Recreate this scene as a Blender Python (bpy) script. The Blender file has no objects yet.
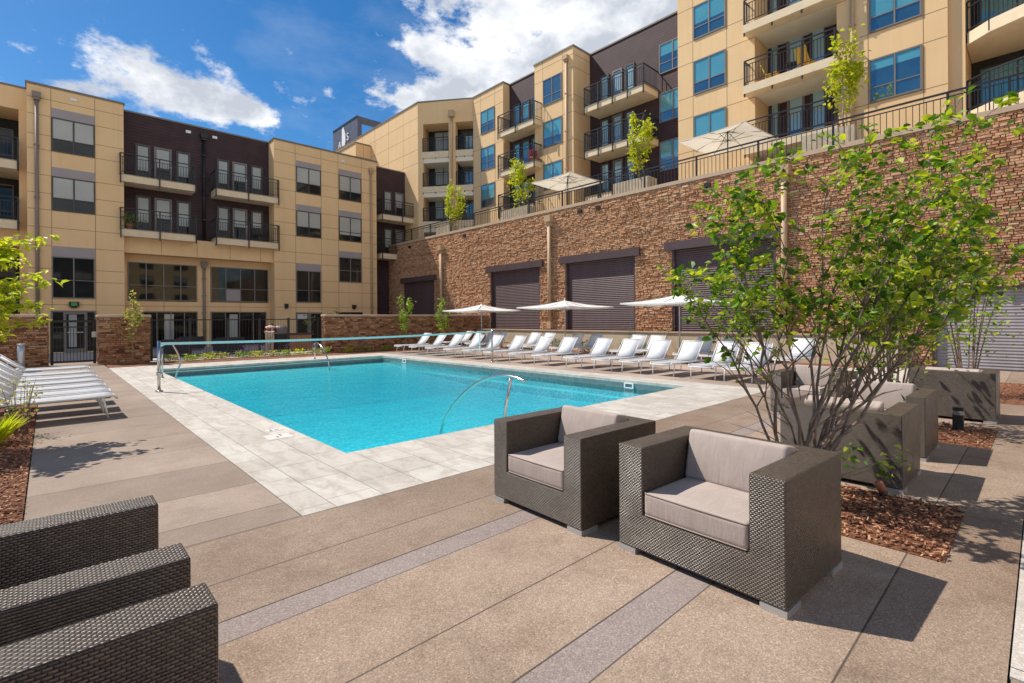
import bpy, bmesh, math, random
from mathutils import Vector, Matrix, noise as mnoise
from mathutils.geometry import tessellate_polygon
R = math.radians
PI = math.pi
sc = bpy.context.scene
COL = sc.collection
random.seed(7)

# ------------------------------------------------------------------ camera
cam = bpy.data.cameras.new('camera')
camo = bpy.data.objects.new('camera', cam); COL.objects.link(camo)
sc.camera = camo
cam.sensor_width = 36.0
cam.lens = 497.0 / 1024.0 * 36.0
cam.shift_y = -22.5 / 1024.0
cam.clip_start = 0.05; cam.clip_end = 2000
a_, r_ = R(43.03), R(0.37)
Fw = Vector((math.sin(a_), math.cos(a_), 0)); Rt = Vector((math.cos(a_), -math.sin(a_), 0)); Up = Vector((0, 0, 1))
rr = Rt * math.cos(r_) - Up * math.sin(r_); uu = Up * math.cos(r_) + Rt * math.sin(r_)
m3 = Matrix((rr, uu, -Fw)).transposed()
camo.matrix_world = Matrix.Translation((0, 0, 1.5)) @ m3.to_4x4()

# ------------------------------------------------------------------ sun and exposure
SUN_DIR = Vector((0.235, -0.475, -0.70)).normalized()
sl = bpy.data.lights.new('sun', 'SUN'); sl.energy = 3.7; sl.angle = R(0.5); sl.color = (1.0, 0.94, 0.83)
so = bpy.data.objects.new('sun', sl); COL.objects.link(so)
so.rotation_euler = SUN_DIR.to_track_quat('-Z', 'Y').to_euler(); so.location = (-10, 20, 40)
vs = sc.view_settings
vs.view_transform = 'Standard'; vs.look = 'None'; vs.exposure = 0.62; vs.gamma = 1.0; vs.use_curve_mapping = False
sc.cycles.max_bounces = 8; sc.cycles.transparent_max_bounces = 16
sc.cycles.diffuse_bounces = 4

# ------------------------------------------------------------------ node helper
class NT:
    def __init__(s, tree): s.t = tree; s.n = tree.nodes; s.l = tree.links
    def node(s, typ, **kw):
        n = s.n.new(typ)
        for k, v in kw.items(): setattr(n, k, v)
        return n
    def put(s, sock, v):
        if isinstance(v, bpy.types.NodeSocket): s.l.new(v, sock)
        elif v is not None:
            if sock.type == 'RGBA' and len(v) == 3: v = (*v, 1)
            sock.default_value = v
    def math(s, op, a, b=None, c=None, clamp=False):
        n = s.node('ShaderNodeMath', operation=op); n.use_clamp = clamp
        for i, v in enumerate((a, b, c)):
            if v is not None: s.put(n.inputs[i], v)
        return n.outputs[0]
    def vmath(s, op, a, b=None):
        n = s.node('ShaderNodeVectorMath', operation=op)
        s.put(n.inputs[0], a)
        if b is not None: s.put(n.inputs[1], b)
        return n.outputs['Value'] if op in ('LENGTH', 'DOT_PRODUCT') else n.outputs[0]
    def mix(s, f, a, b, blend='MIX'):
        n = s.node('ShaderNodeMix', data_type='RGBA', blend_type=blend)
        s.put(n.inputs[0], f); s.put(n.inputs[6], a); s.put(n.inputs[7], b)
        return n.outputs[2]
    def noise(s, vec, scale, detail=4, rough=0.55, dist=0.0, col=False):
        n = s.node('ShaderNodeTexNoise'); s.put(n.inputs['Vector'], vec)
        n.inputs['Scale'].default_value = scale; n.inputs['Detail'].default_value = detail
        n.inputs['Roughness'].default_value = rough; n.inputs['Distortion'].default_value = dist
        return n.outputs['Color' if col else 'Fac']
    def ramp(s, f, stops, interp='LINEAR'):
        n = s.node('ShaderNodeValToRGB'); s.put(n.inputs[0], f); cr = n.color_ramp; cr.interpolation = interp
        while len(cr.elements) < len(stops): cr.elements.new(0.5)
        for e, (p, c) in zip(cr.elements, stops):
            e.position = p; e.color = (*c, 1) if len(c) == 3 else c
        return n.outputs[0]
    def rng(s, v, a, b, c=0.0, d=1.0, smooth=False):
        n = s.node('ShaderNodeMapRange'); n.clamp = True
        if smooth: n.interpolation_type = 'SMOOTHSTEP'
        for i, x in enumerate((v, a, b, c, d)): s.put(n.inputs[i], x)
        return n.outputs[0]
    def xyz(s, v):
        n = s.node('ShaderNodeSeparateXYZ'); s.put(n.inputs[0], v); return n.outputs
    def comb(s, x, y, z):
        n = s.node('ShaderNodeCombineXYZ')
        for i, v in enumerate((x, y, z)): s.put(n.inputs[i], v)
        return n.outputs[0]
    def bump(s, h, strength=0.5, dist=0.01, normal=None):
        n = s.node('ShaderNodeBump'); s.put(n.inputs['Height'], h)
        n.inputs['Strength'].default_value = strength; n.inputs['Distance'].default_value = dist
        if normal is not None: s.put(n.inputs['Normal'], normal)
        return n.outputs[0]
    def coord(s, which='Object'): return s.node('ShaderNodeTexCoord').outputs[which]

# ------------------------------------------------------------------ sky with clouds
w = bpy.data.worlds.new('World'); sc.world = w; w.use_nodes = True
N = NT(w.node_tree); N.n.clear()
out = N.node('ShaderNodeOutputWorld'); bg = N.node('ShaderNodeBackground'); N.l.new(bg.outputs[0], out.inputs[0])
sky = N.node('ShaderNodeTexSky', sky_type='NISHITA'); sky.sun_disc = False
sky.sun_elevation = math.asin(-SUN_DIR.z); sky.sun_rotation = math.atan2(-SUN_DIR.x, -SUN_DIR.y)
sky.altitude = 300; sky.air_density = 1.0; sky.dust_density = 0.4; sky.ozone_density = 2.5
hs = N.node('ShaderNodeHueSaturation'); hs.inputs['Saturation'].default_value = 1.4; hs.inputs['Value'].default_value = 0.56
N.l.new(sky.outputs[0], hs.inputs['Color'])
D = N.vmath('NORMALIZE', N.coord('Generated'))
dx, dy, dz = N.xyz(D)[:3]
az = N.math('ARCTAN2', dx, dy); el = N.math('ARCSINE', dz)
warp = N.noise(D, 5.0, 3, 0.5, col=True)
wx, wy, _ = N.xyz(warp)[:3]
az = N.math('ADD', az, N.math('MULTIPLY', N.math('SUBTRACT', wx, 0.5), 0.05))
el = N.math('ADD', el, N.math('MULTIPLY', N.math('SUBTRACT', wy, 0.5), 0.035))
blobs = [(0.120, 0.380, 0.070, 0.036, 1.0), (0.215, 0.362, 0.080, 0.030, 1.0), (0.02, 0.335, 0.035, 0.013, .7), (0.14, 0.345, 0.09, 0.022, .55), (-0.05, 0.318, 0.02, 0.010, .7),
         (0.262, 0.360, 0.050, 0.022, .8), (0.690, 0.450, 0.13, 0.060, .9), (0.851, 0.505, 0.20, 0.08, 1.0), (1.044, 0.55, 0.25, 0.10, 1.1),
         (0.56, 0.412, 0.085, 0.026, 1.0), (0.585, 0.490, 0.060, 0.026, .8), (0.403, 0.405, 0.020, 0.014, .7), (0.80, 0.60, 0.20, 0.055, 1.0),
         (1.9, 0.50, 0.55, 0.30, 1.2), (2.8, 0.60, 0.5, 0.35, 1.2), (-2.9, 0.55, 0.5, 0.35, 1.2), (-2.1, 0.5, 0.45, 0.25, 1.1), (-1.0, 0.30, 0.16, 0.05, .8), (2.4, 0.2, 1.2, 0.12, 1.0)]  # wide unseen clouds behind the viewpoint, added as neutral fill light
tot = None
for (a0, e0, ra, re, amp) in blobs:
    u = N.math('MULTIPLY', N.math('SUBTRACT', az, a0), 1 / ra); v = N.math('MULTIPLY', N.math('SUBTRACT', el, e0), 1 / re)
    q = N.math('ADD', N.math('MULTIPLY', u, u), N.math('MULTIPLY', v, v))
    g = N.math('MULTIPLY', N.math('EXPONENT', N.math('MULTIPLY', q, -1.0)), amp)
    tot = g if tot is None else N.math('ADD', tot, g)
tot = N.math('MINIMUM', tot, 1.15)
n1 = N.noise(N.vmath('MULTIPLY', D, (1, 1, 1.7)), 15.0, 10, 0.64)
dens = N.math('ADD', tot, N.math('MULTIPLY', N.math('SUBTRACT', n1, 0.5), 2.9))
alpha = N.rng(dens, 0.30, 0.95, 0, 1, True)
n2 = N.noise(N.vmath('ADD', N.vmath('MULTIPLY', D, (1, 1, 1.5)), (0.01, 0.02, -0.03)), 9.0, 6, 0.55)
shade = N.rng(N.math('ADD', n2, N.math('MULTIPLY', dens, 0.14)), 0.46, 0.76)
ccol = N.ramp(shade, [(0.0, (1, 1, 1)), (0.38, (0.82, 0.84, 0.88)), (1.0, (0.50, 0.54, 0.61))])
cl = N.vmath('MULTIPLY', ccol, (5.7, 5.7, 5.7))
wisp = N.math('MULTIPLY', N.rng(N.noise(N.vmath('MULTIPLY', D, (1, 1, 2.2)), 3.0, 6, 0.6), 0.52, 0.8), 0.16)
alpha = N.math('MAXIMUM', alpha, wisp)
N.put(bg.inputs[0], N.mix(alpha, hs.outputs[0], cl))
bg.inputs[1].default_value = 0.135

# ------------------------------------------------------------------ materials
MATS = {}
def mat(name):
    m = bpy.data.materials.new(name); m.use_nodes = True
    N = NT(m.node_tree); b = N.n['Principled BSDF']; MATS[name] = m
    return m, N, b
def simple(name, col, rough=0.6, metal=0.0, spec=0.5, var=0.10, vscale=3.0, bump=0.0, bscale=60.0):
    m, N, b = mat(name)
    o = N.coord('Object')
    n = N.noise(o, vscale, 5, 0.6)
    dark = tuple(c * (1 - var * 1.4) for c in col); lite = tuple(min(1, c * (1 + var)) for c in col)
    N.put(b.inputs['Base Color'], N.ramp(n, [(0.3, dark), (0.7, lite)]))
    b.inputs['Roughness'].default_value = rough; b.inputs['Metallic'].default_value = metal
    b.inputs['Specular IOR Level'].default_value = spec
    if bump: N.put(b.inputs['Normal'], N.bump(N.noise(o, bscale, 3), bump, 0.01))
    return m

def stucco():
    m, N, b = mat('tan_panel')
    o = N.coord('Object')
    n = N.noise(o, 0.45, 6, 0.6); st = N.noise(N.vmath('MULTIPLY', o, (2.2, 2.2, 0.12)), 1.6, 5, 0.65)
    c = N.ramp(n, [(0.3, (0.80, 0.53, 0.275)), (0.7, (0.86, 0.59, 0.325))])
    c = N.mix(N.math('MULTIPLY', N.rng(st, 0.5, 0.75), 0.25), c, (0.60, 0.41, 0.235))
    N.put(b.inputs['Base Color'], c); b.inputs['Roughness'].default_value = 0.8; b.inputs['Specular IOR Level'].default_value = 0.25
    N.put(b.inputs['Normal'], N.bump(N.noise(o, 40, 3), 0.06, 0.01))
stucco()
simple('tan_trim', (0.78, 0.62, 0.42), 0.7, var=0.06, spec=0.3)
simple('panel_joint', (0.25, 0.165, 0.085), 0.8, var=0.05)
simple('grey_panel', (0.36, 0.31, 0.31), 0.7, var=0.05, vscale=1)
simple('grey_lav_frame', (0.20, 0.175, 0.165), 0.5, var=0.05)
simple('dark_frame', (0.065, 0.055, 0.052), 0.45, var=0.05)
simple('rail_black', (0.014, 0.013, 0.015), 0.4, var=0.1)
simple('cap_metal', (0.20, 0.16, 0.125), 0.5, var=0.08)
simple('soffit', (0.82, 0.74, 0.60), 0.8, var=0.04)
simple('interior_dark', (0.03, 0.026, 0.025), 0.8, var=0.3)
simple('stone_cap', (0.50, 0.36, 0.245), 0.75, var=0.08, vscale=2, bump=0.1)
simple('low_concrete', (0.56, 0.45, 0.32), 0.8, var=0.12, vscale=1.2, bump=0.1)
simple('white_metal', (0.72, 0.72, 0.72), 0.35, var=0.03)
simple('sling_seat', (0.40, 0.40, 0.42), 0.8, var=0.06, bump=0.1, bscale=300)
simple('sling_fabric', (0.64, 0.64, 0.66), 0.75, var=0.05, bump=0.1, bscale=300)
simple('steel', (0.62, 0.60, 0.56), 0.18, metal=1.0, var=0.1, vscale=5)
def cushion_mat():
    m, N, b = mat('cushion_fabric')
    o = N.coord('Object')
    n = N.noise(o, 5, 5, 0.6)
    N.put(b.inputs['Base Color'], N.ramp(n, [(0.3, (0.385, 0.315, 0.278)), (0.7, (0.455, 0.375, 0.335))]))
    wr = N.noise(N.vmath('MULTIPLY', o, (1.0, 5.0, 1.2)), 4.5, 3, 0.5, 0.6); fine = N.noise(o, 420, 2)
    N.put(b.inputs['Normal'], N.bump(N.math('ADD', wr, N.math('MULTIPLY', fine, 0.05)), 0.2, 0.03))
    b.inputs['Roughness'].default_value = 0.92; b.inputs['Specular IOR Level'].default_value = 0.15
cushion_mat()
simple('piping_cloth', (0.36, 0.285, 0.24), 0.9, var=0.05)
def cloth(name, col, tr=.45):
    m, N, b = mat(name)
    o = N.coord('Object'); n = N.noise(o, 1.5, 4)
    c = N.ramp(n, [(0.3, tuple(k * .93 for k in col)), (0.7, col)])
    N.put(b.inputs['Base Color'], c); b.inputs['Roughness'].default_value = 0.85; b.inputs['Specular IOR Level'].default_value = 0.15
    tl = N.node('ShaderNodeBsdfTranslucent'); N.put(tl.inputs[0], c)
    mx = N.node('ShaderNodeMixShader'); mx.inputs[0].default_value = tr
    N.l.new(b.outputs[0], mx.inputs[1]); N.l.new(tl.outputs[0], mx.inputs[2]); N.l.new(mx.outputs[0], N.n['Material Output'].inputs[0])
cloth('umbrella_cloth', (0.86, 0.84, 0.80), .2); cloth('beige_cloth', (0.82, 0.74, 0.62))
simple('planter_wood', (0.52, 0.43, 0.31), 0.75, var=0.12, vscale=4)
simple('bark', (0.20, 0.145, 0.112), 0.9, var=0.35, vscale=14, bump=0.4, bscale=60)
simple('bark_pale', (0.30, 0.24, 0.18), 0.9, var=0.25, vscale=14)
simple('net_tape', (0.52, 0.80, 0.80), 0.6, var=0.05)
simple('yellow_plastic', (0.72, 0.40, 0.03), 0.45, var=0.05)
simple('terracotta', (0.42, 0.16, 0.08), 0.7, var=0.1)
simple('flower_red', (0.5, 0.02, 0.06), 0.7, var=0.3, vscale=20)
simple('flower_purple', (0.28, 0.12, 0.50), 0.7, var=0.3, vscale=20)
simple('skin', (0.50, 0.30, 0.21), 0.6, var=0.03)
simple('maroon_cloth', (0.13, 0.025, 0.04), 0.9, var=0.1, vscale=9)
simple('khaki_cloth', (0.55, 0.40, 0.28), 0.9, var=0.08, vscale=9)
simple('hair', (0.04, 0.025, 0.02), 0.6)
simple('sofa_dark', (0.035, 0.032, 0.036), 0.7, var=0.2)
simple('silver_post', (0.55, 0.55, 0.55), 0.35, metal=0.6, var=0.05)
simple('black_plastic', (0.012, 0.012, 0.012), 0.45, var=0.1)
simple('marker_tile', (0.66, 0.62, 0.57), 0.5, var=0.06)
simple('white_paint', (0.80, 0.80, 0.78), 0.5, var=0.04)
simple('blind_cloth', (0.66, 0.66, 0.64), 0.7, var=0.05, vscale=1.2)
simple('pale_green_lens', (0.05, 0.30, 0.10), 0.25, var=0.2)
simple('cream_plaster', (0.62, 0.56, 0.47), 0.8, var=0.06)
simple('pipe_brown', (0.24, 0.185, 0.155), 0.5, var=0.06)
simple('pipe_tan', (0.50, 0.34, 0.20), 0.55, var=0.08)
simple('tower_metal', (0.105, 0.10, 0.125), 0.45, var=0.2, vscale=1.5)
simple('patio_ground', (0.42, 0.38, 0.35), 0.85, var=0.15, vscale=0.7)

def siding():
    m, N, b = mat('plum_siding')
    z = N.xyz(N.coord('Object'))[2]
    f = N.math('FRACT', N.math('MULTIPLY', z, 1 / 0.165))
    line = N.rng(f, 0.0, 0.14, 0, 1)
    o = N.coord('Object')
    n = N.noise(o, 1.5, 4)
    base = N.ramp(n, [(0.3, (0.052, 0.029, 0.031)), (0.7, (0.074, 0.043, 0.046))])
    N.put(b.inputs['Base Color'], N.mix(line, (0.028, 0.018, 0.02), base))
    N.put(b.inputs['Normal'], N.bump(N.math('SUBTRACT', 1.0, f), 1.0, 0.02))
    b.inputs['Roughness'].default_value = 0.7; b.inputs['Specular IOR Level'].default_value = 0.25
siding()

def ledgestone(name, stops):
    m, N, b = mat(name)
    g = N.node('ShaderNodeNewGeometry'); o = N.coord('Object')
    base = N.ramp(g.outputs['Random Per Island'], stops)
    fine = N.noise(N.vmath('MULTIPLY', o, (1, 1, 2.0)), 16, 6, 0.72)
    base = N.mix(0.8, base, N.ramp(fine, [(0.28, (0.4, 0.36, 0.33)), (0.5, (1, 1, 1)), (0.74, (1.35, 1.28, 1.2))]), 'MULTIPLY')
    big = N.noise(o, 0.3, 4)
    base = N.mix(0.5, base, N.ramp(big, [(0.3, (0.75, 0.7, 0.66)), (0.7, (1.2, 1.15, 1.1))]), 'MULTIPLY')
    N.put(b.inputs['Base Color'], base)
    b.inputs['Roughness'].default_value = 0.9; b.inputs['Specular IOR Level'].default_value = 0.15
    N.put(b.inputs['Normal'], N.bump(fine, 0.8, 0.04))
ledgestone('wall_stone', [(0.0, (0.40, 0.20, 0.11)), (0.2, (0.58, 0.31, 0.175)), (0.45, (0.64, 0.375, 0.22)), (0.7, (0.69, 0.44, 0.275)), (0.85, (0.50, 0.26, 0.145)), (1.0, (0.74, 0.52, 0.35))])
ledgestone('pillar_stone', [(0.0, (0.14, 0.06, 0.035)), (0.25, (0.38, 0.185, 0.095)), (0.5, (0.48, 0.27, 0.15)), (0.7, (0.27, 0.13, 0.075)), (0.85, (0.56, 0.37, 0.23)), (1.0, (0.33, 0.16, 0.09))])
simple('mortar_dark', (0.16, 0.095, 0.06), 0.95, var=0.2)
def ledge_stones(T, u0, u1, z0, z1, holes=(), rows=(.06, .13), lens=(.14, .55), dep=(.012, .06), seed=1, base=None):
    """courses of split stones on a face; T maps (along, out, up)"""
    rnd = random.Random(seed); b = MB(T); z = z0
    while z < z1 - .01:
        h = min(rnd.uniform(*rows), z1 - z); u = u0
        while u < u1 - .01:
            L = min(rnd.uniform(*lens) * (1 if rnd.random() < .75 else .55), u1 - u)
            segs = [(u, u + L)]
            for (a, c, za, zb) in holes:
                if z < zb and z + h > za:
                    n2_ = []
                    for (p, q) in segs:
                        if q <= a or p >= c: n2_.append((p, q))
                        else:
                            if p < a: n2_.append((p, a))
                            if q > c: n2_.append((c, q))
                    segs = n2_
            for (p, q) in segs:
                if q - p < .02: continue
                d = rnd.uniform(*dep); g_ = .004; x0, x1, y0, y1 = p + g_, q - g_, z + g_, z + h - g_; k = min(.014, (q - p) * .2)
                j = [rnd.uniform(-.006, .006) for _ in range(4)]
                b.add([(x0, 0, y0), (x1, 0, y0), (x1, 0, y1), (x0, 0, y1), (x0 + k, d + j[0], y0 + k * .5), (x1 - k, d + j[1], y0 + k * .5), (x1 - k, d + j[2], y1 - k * .5), (x0 + k, d + j[3], y1 - k * .5)],
                      [(4, 5, 6, 7), (0, 1, 5, 4), (1, 2, 6, 5), (2, 3, 7, 6), (3, 0, 4, 7)])
            u += L
        z += h
    return b

def lines_mask(N, co, specs, width=0.006):
    """1 on a joint at co == c"""
    tot = None
    for c in specs:
        d = N.math('ABSOLUTE', N.math('SUBTRACT', co, c))
        k = N.math('SUBTRACT', 1.0, N.rng(d, width * 0.5, width))
        tot = k if tot is None else N.math('MAXIMUM', tot, k)
    return tot

def concrete(name, c0, c1, stain, grain=0.35, xj=(), yj=(), rough=0.85, grain_scale=170, stain_amt=0.35):
    m, N, b = mat(name)
    o = N.coord('Object'); x, y, _ = N.xyz(o)[:3]
    n = N.noise(o, 0.9, 5, 0.6)
    base = N.ramp(n, [(0.3, c0), (0.7, c1)])
    st = N.noise(o, 0.38, 6, 0.65, 0.6)
    base = N.mix(N.math('MULTIPLY', N.rng(st, 0.48, 0.7), stain_amt), base, stain)
    st2 = N.noise(N.vmath('ADD', o, (7, 3, 0)), 2.7, 6, 0.7, 0.3)
    base = N.mix(N.math('MULTIPLY', N.rng(st2, 0.5, 0.72), stain_amt * 0.6), base, tuple(c * 0.8 for c in stain))
    if yj:
        idx = None
        for c in yj:
            t = N.math('GREATER_THAN', y, c); idx = t if idx is None else N.math('ADD', idx, t)
        wn = N.node('ShaderNodeTexWhiteNoise', noise_dimensions='2D'); N.put(wn.inputs['Vector'], N.comb(idx, 3.7, 0.0))
        base = N.mix(1.0, base, N.ramp(wn.outputs['Value'], [(0.0, (0.86, 0.85, 0.85)), (0.5, (1.0, 0.98, 0.97)), (1.0, (1.12, 1.12, 1.13))]), 'MULTIPLY')
    # drying water marks and footprints, soft-edged dark patches
    wm = N.noise(N.vmath('ADD', o, (3, 11, 0)), 1.15, 7, 0.72, 0.9)
    base = N.mix(N.math('MULTIPLY', N.rng(wm, 0.56, 0.66), 0.22), base, tuple(c * 0.55 for c in c0))
    vo = N.node('ShaderNodeTexVoronoi', voronoi_dimensions='2D'); N.put(vo.inputs['Vector'], o); vo.inputs['Scale'].default_value = grain_scale
    g = N.ramp(N.node('ShaderNodeSeparateColor').outputs[0], [(0.0, (0.55, 0.5, 0.47)), (0.4, (0.95, 0.94, 0.92)), (0.8, (1.1, 1.08, 1.05)), (1.0, (1.75, 1.7, 1.65))])
    N.put(g.node.inputs[0].links[0].from_node.inputs[0], vo.outputs['Color'])
    base = N.mix(grain, base, g, 'MULTIPLY')
    jm = None
    if xj: jm = lines_mask(N, x, xj)
    if yj:
        k = lines_mask(N, y, yj); jm = k if jm is None else N.math('MAXIMUM', jm, k)
    if jm is not None: base = N.mix(N.math('MULTIPLY', jm, 0.85), base, (0.06, 0.045, 0.038))
    N.put(b.inputs['Base Color'], base)
    b.inputs['Roughness'].default_value = rough; b.inputs['Specular IOR Level'].default_value = 0.3
    fine = N.noise(o, grain_scale, 2)
    h = fine if jm is None else N.math('SUBTRACT', fine, N.math('MULTIPLY', jm, 3.0))
    N.put(b.inputs['Normal'], N.bump(h, 0.25, 0.004))

SMOOTH = ((0.245, 0.188, 0.148), (0.325, 0.255, 0.205), (0.185, 0.138, 0.108))
AGG = ((0.262, 0.194, 0.146), (0.350, 0.268, 0.208), (0.195, 0.126, 0.085))
concrete('smooth_concrete', *SMOOTH, grain=0.25, yj=[3.9, 4.28, 5.0, 5.95, 6.9, 7.85, 8.8, 9.75, 10.7, 11.65, 12.6, 13.55, 14.5, 15.45, 16.4, 17.35, 18.3, 19.25, 20.2], grain_scale=120, stain_amt=0.45)
concrete('aggregate_concrete', *AGG, grain=0.66, stain_amt=0.8, yj=[3.23, 2.803, 2.607, 1.975, 1.503, 1.287, 0.6, -1.2], xj=[], grain_scale=170)
concrete('grey_band', (0.25, 0.20, 0.185), (0.305, 0.25, 0.232), (0.21, 0.16, 0.14), grain=0.6, grain_scale=170)
concrete('pale_concrete', (0.42, 0.38, 0.34), (0.50, 0.45, 0.41), (0.34, 0.29, 0.25), grain=0.4, yj=[-1.5, -3.0], xj=[3.0, 6.0, 9.0, 12.0], grain_scale=130)
concrete('deck_concrete', (0.31, 0.24, 0.20), (0.39, 0.31, 0.255), (0.26, 0.19, 0.155), grain=0.25, yj=[4.4, 6.2, 8.0, 9.8, 11.6, 13.4, 15.2, 17, 18.8, 20.6], xj=[13.1, 15.0], grain_scale=120)

def pavers():
    m, N, b = mat('pool_pavers')
    o = N.coord('Object'); x, y, _ = N.xyz(o)[:3]
    br = N.node('ShaderNodeTexBrick'); N.put(br.inputs['Vector'], N.comb(y, N.math('SUBTRACT', x, 0.01), 0.0))
    br.offset = 0.37; br.squash = 0.72; br.squash_frequency = 3
    br.inputs['Color1'].default_value = (0.0, 0.0, 0.0, 1); br.inputs['Color2'].default_value = (1, 1, 1, 1)
    br.inputs['Mortar'].default_value = (0.5, 0.5, 0.5, 1)
    br.inputs['Scale'].default_value = 1.0; br.inputs['Mortar Size'].default_value = 0.004; br.inputs['Mortar Smooth'].default_value = 0.3
    br.inputs['Brick Width'].default_value = 0.62; br.inputs['Row Height'].default_value = 0.42
    base = N.ramp(br.outputs['Color'], [(0.0, (0.47, 0.43, 0.385)), (0.5, (0.52, 0.48, 0.43)), (1.0, (0.565, 0.525, 0.475))])
    n = N.noise(N.vmath('MULTIPLY', o, (2.2, 1.0, 1)), 2.4, 7, 0.68, 0.8)
    base = N.mix(N.math('MULTIPLY', N.rng(n, 0.44, 0.64), 0.6), base, (0.33, 0.28, 0.235))
    n2 = N.noise(o, 40, 4, 0.6)
    base = N.mix(0.3, base, N.ramp(n2, [(0.3, (0.8, 0.78, 0.76)), (0.7, (1.1, 1.1, 1.1))]), 'MULTIPLY')
    base = N.mix(N.math('MULTIPLY', br.outputs['Fac'], 0.8), base, (0.12, 0.095, 0.08))
    N.put(b.inputs['Base Color'], base); b.inputs['Roughness'].default_value = 0.75; b.inputs['Specular IOR Level'].default_value = 0.3
    N.put(b.inputs['Normal'], N.bump(N.math('SUBTRACT', N.math('MULTIPLY', n, 0.6), br.outputs['Fac']), 0.4, 0.006))
pavers()

def pool_tile():
    m, N, b = mat('pool_tile')
    uv = N.coord('UV')
    br = N.node('ShaderNodeTexBrick'); N.put(br.inputs['Vector'], uv); br.offset = 0
    br.inputs['Color1'].default_value = (0.115, 0.165, 0.165, 1); br.inputs['Color2'].default_value = (0.15, 0.205, 0.20, 1); br.inputs['Mortar'].default_value = (0.20, 0.25, 0.25, 1)
    br.inputs['Scale'].default_value = 1; br.inputs['Mortar Size'].default_value = 0.003; br.inputs['Brick Width'].default_value = 0.15; br.inputs['Row Height'].default_value = 0.075
    N.put(b.inputs['Base Color'], br.outputs['Color']); b.inputs['Roughness'].default_value = 0.25
pool_tile()
def plaster():
    m, N, b = mat('pool_plaster')
    o = N.coord('Object')
    n = N.noise(o, 1.1, 5)
    base = N.ramp(n, [(0.3, (0.26, 0.56, 0.62)), (0.7, (0.40, 0.68, 0.72))])
    # water sparkle painted into the plaster colour as small pale flecks
    fl = N.noise(o, 14, 7, 0.85)
    base = N.mix(N.math('MULTIPLY', N.rng(fl, 0.46, 0.58), 0.95), base, (0.92, 0.97, 0.97))
    N.put(b.inputs['Base Color'], base); b.inputs['Roughness'].default_value = 0.8
plaster()
def water():
    m, N, b = mat('pool_water')
    N.n.remove(b)
    o = N.coord('Object')
    h = N.math('ADD', N.noise(o, 2.2, 2, 0.5, 0.4), N.math('MULTIPLY', N.noise(o, 11, 4, 0.65, 0.5), 0.55))
    nb = N.bump(h, 0.42, 0.055)
    tr = N.node('ShaderNodeBsdfTransparent'); tr.inputs[0].default_value = (0.80, 0.97, 0.985, 1)
    gl = N.node('ShaderNodeBsdfGlossy'); gl.inputs['Roughness'].default_value = 0.03; N.put(gl.inputs['Normal'], nb)
    fr = N.node('ShaderNodeFresnel'); fr.inputs['IOR'].default_value = 1.30; N.put(fr.inputs['Normal'], nb)
    mx = N.node('ShaderNodeMixShader'); N.put(mx.inputs[0], N.math('MULTIPLY', fr.outputs[0], 0.9)); N.l.new(tr.outputs[0], mx.inputs[1]); N.l.new(gl.outputs[0], mx.inputs[2])
    N.l.new(mx.outputs[0], N.n['Material Output'].inputs[0])
    va = N.node('ShaderNodeVolumeAbsorption'); va.inputs[0].default_value = (0.0, 0.868, 0.92, 1); va.inputs[1].default_value = 1.35
    N.l.new(va.outputs[0], N.n['Material Output'].inputs['Volume'])
water()

def wicker():
    m, N, b = mat('wicker')
    uv = N.coord('UV')
    wob = N.vmath('MULTIPLY', N.vmath('SUBTRACT', N.noise(uv, 9, 2, col=True), (0.5, 0.5, 0.5)), (0.006, 0.004, 0))
    u, v, _ = N.xyz(N.vmath('ADD', uv, wob))[:3]
    W, H = 0.0215, 0.0104
    vr = N.math('DIVIDE', v, H); row = N.math('FLOOR', vr)
    off = N.math('MULTIPLY', N.math('FRACT', N.math('MULTIPLY', row, 0.5)), 1.0)
    uc = N.math('ADD', N.math('DIVIDE', u, W), off)
    hu = N.math('ABSOLUTE', N.math('SINE', N.math('MULTIPLY', uc, PI)))
    hv = N.math('ABSOLUTE', N.math('SINE', N.math('MULTIPLY', vr, PI)))
    h = N.math('MULTIPLY', N.math('POWER', hu, 0.6), N.math('POWER', hv, 0.7))
    rn = N.node('ShaderNodeTexWhiteNoise', noise_dimensions='2D'); N.put(rn.inputs['Vector'], N.comb(N.math('FLOOR', uc), row, 0.0))
    strand = N.ramp(rn.outputs['Value'], [(0.0, (0.070, 0.047, 0.032)), (1.0, (0.140, 0.100, 0.071))])
    N.put(b.inputs['Base Color'], N.mix(N.rng(h, 0.12, 0.6), (0.008, 0.006, 0.005), strand))
    b.inputs['Specular IOR Level'].default_value = 0.75; N.put(b.inputs['Roughness'], N.rng(N.noise(uv, 3.0, 4, 0.6), 0.35, 0.7, 0.28, 0.55))
    N.put(b.inputs['Normal'], N.bump(h, 0.85, 0.005))
wicker()

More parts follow.
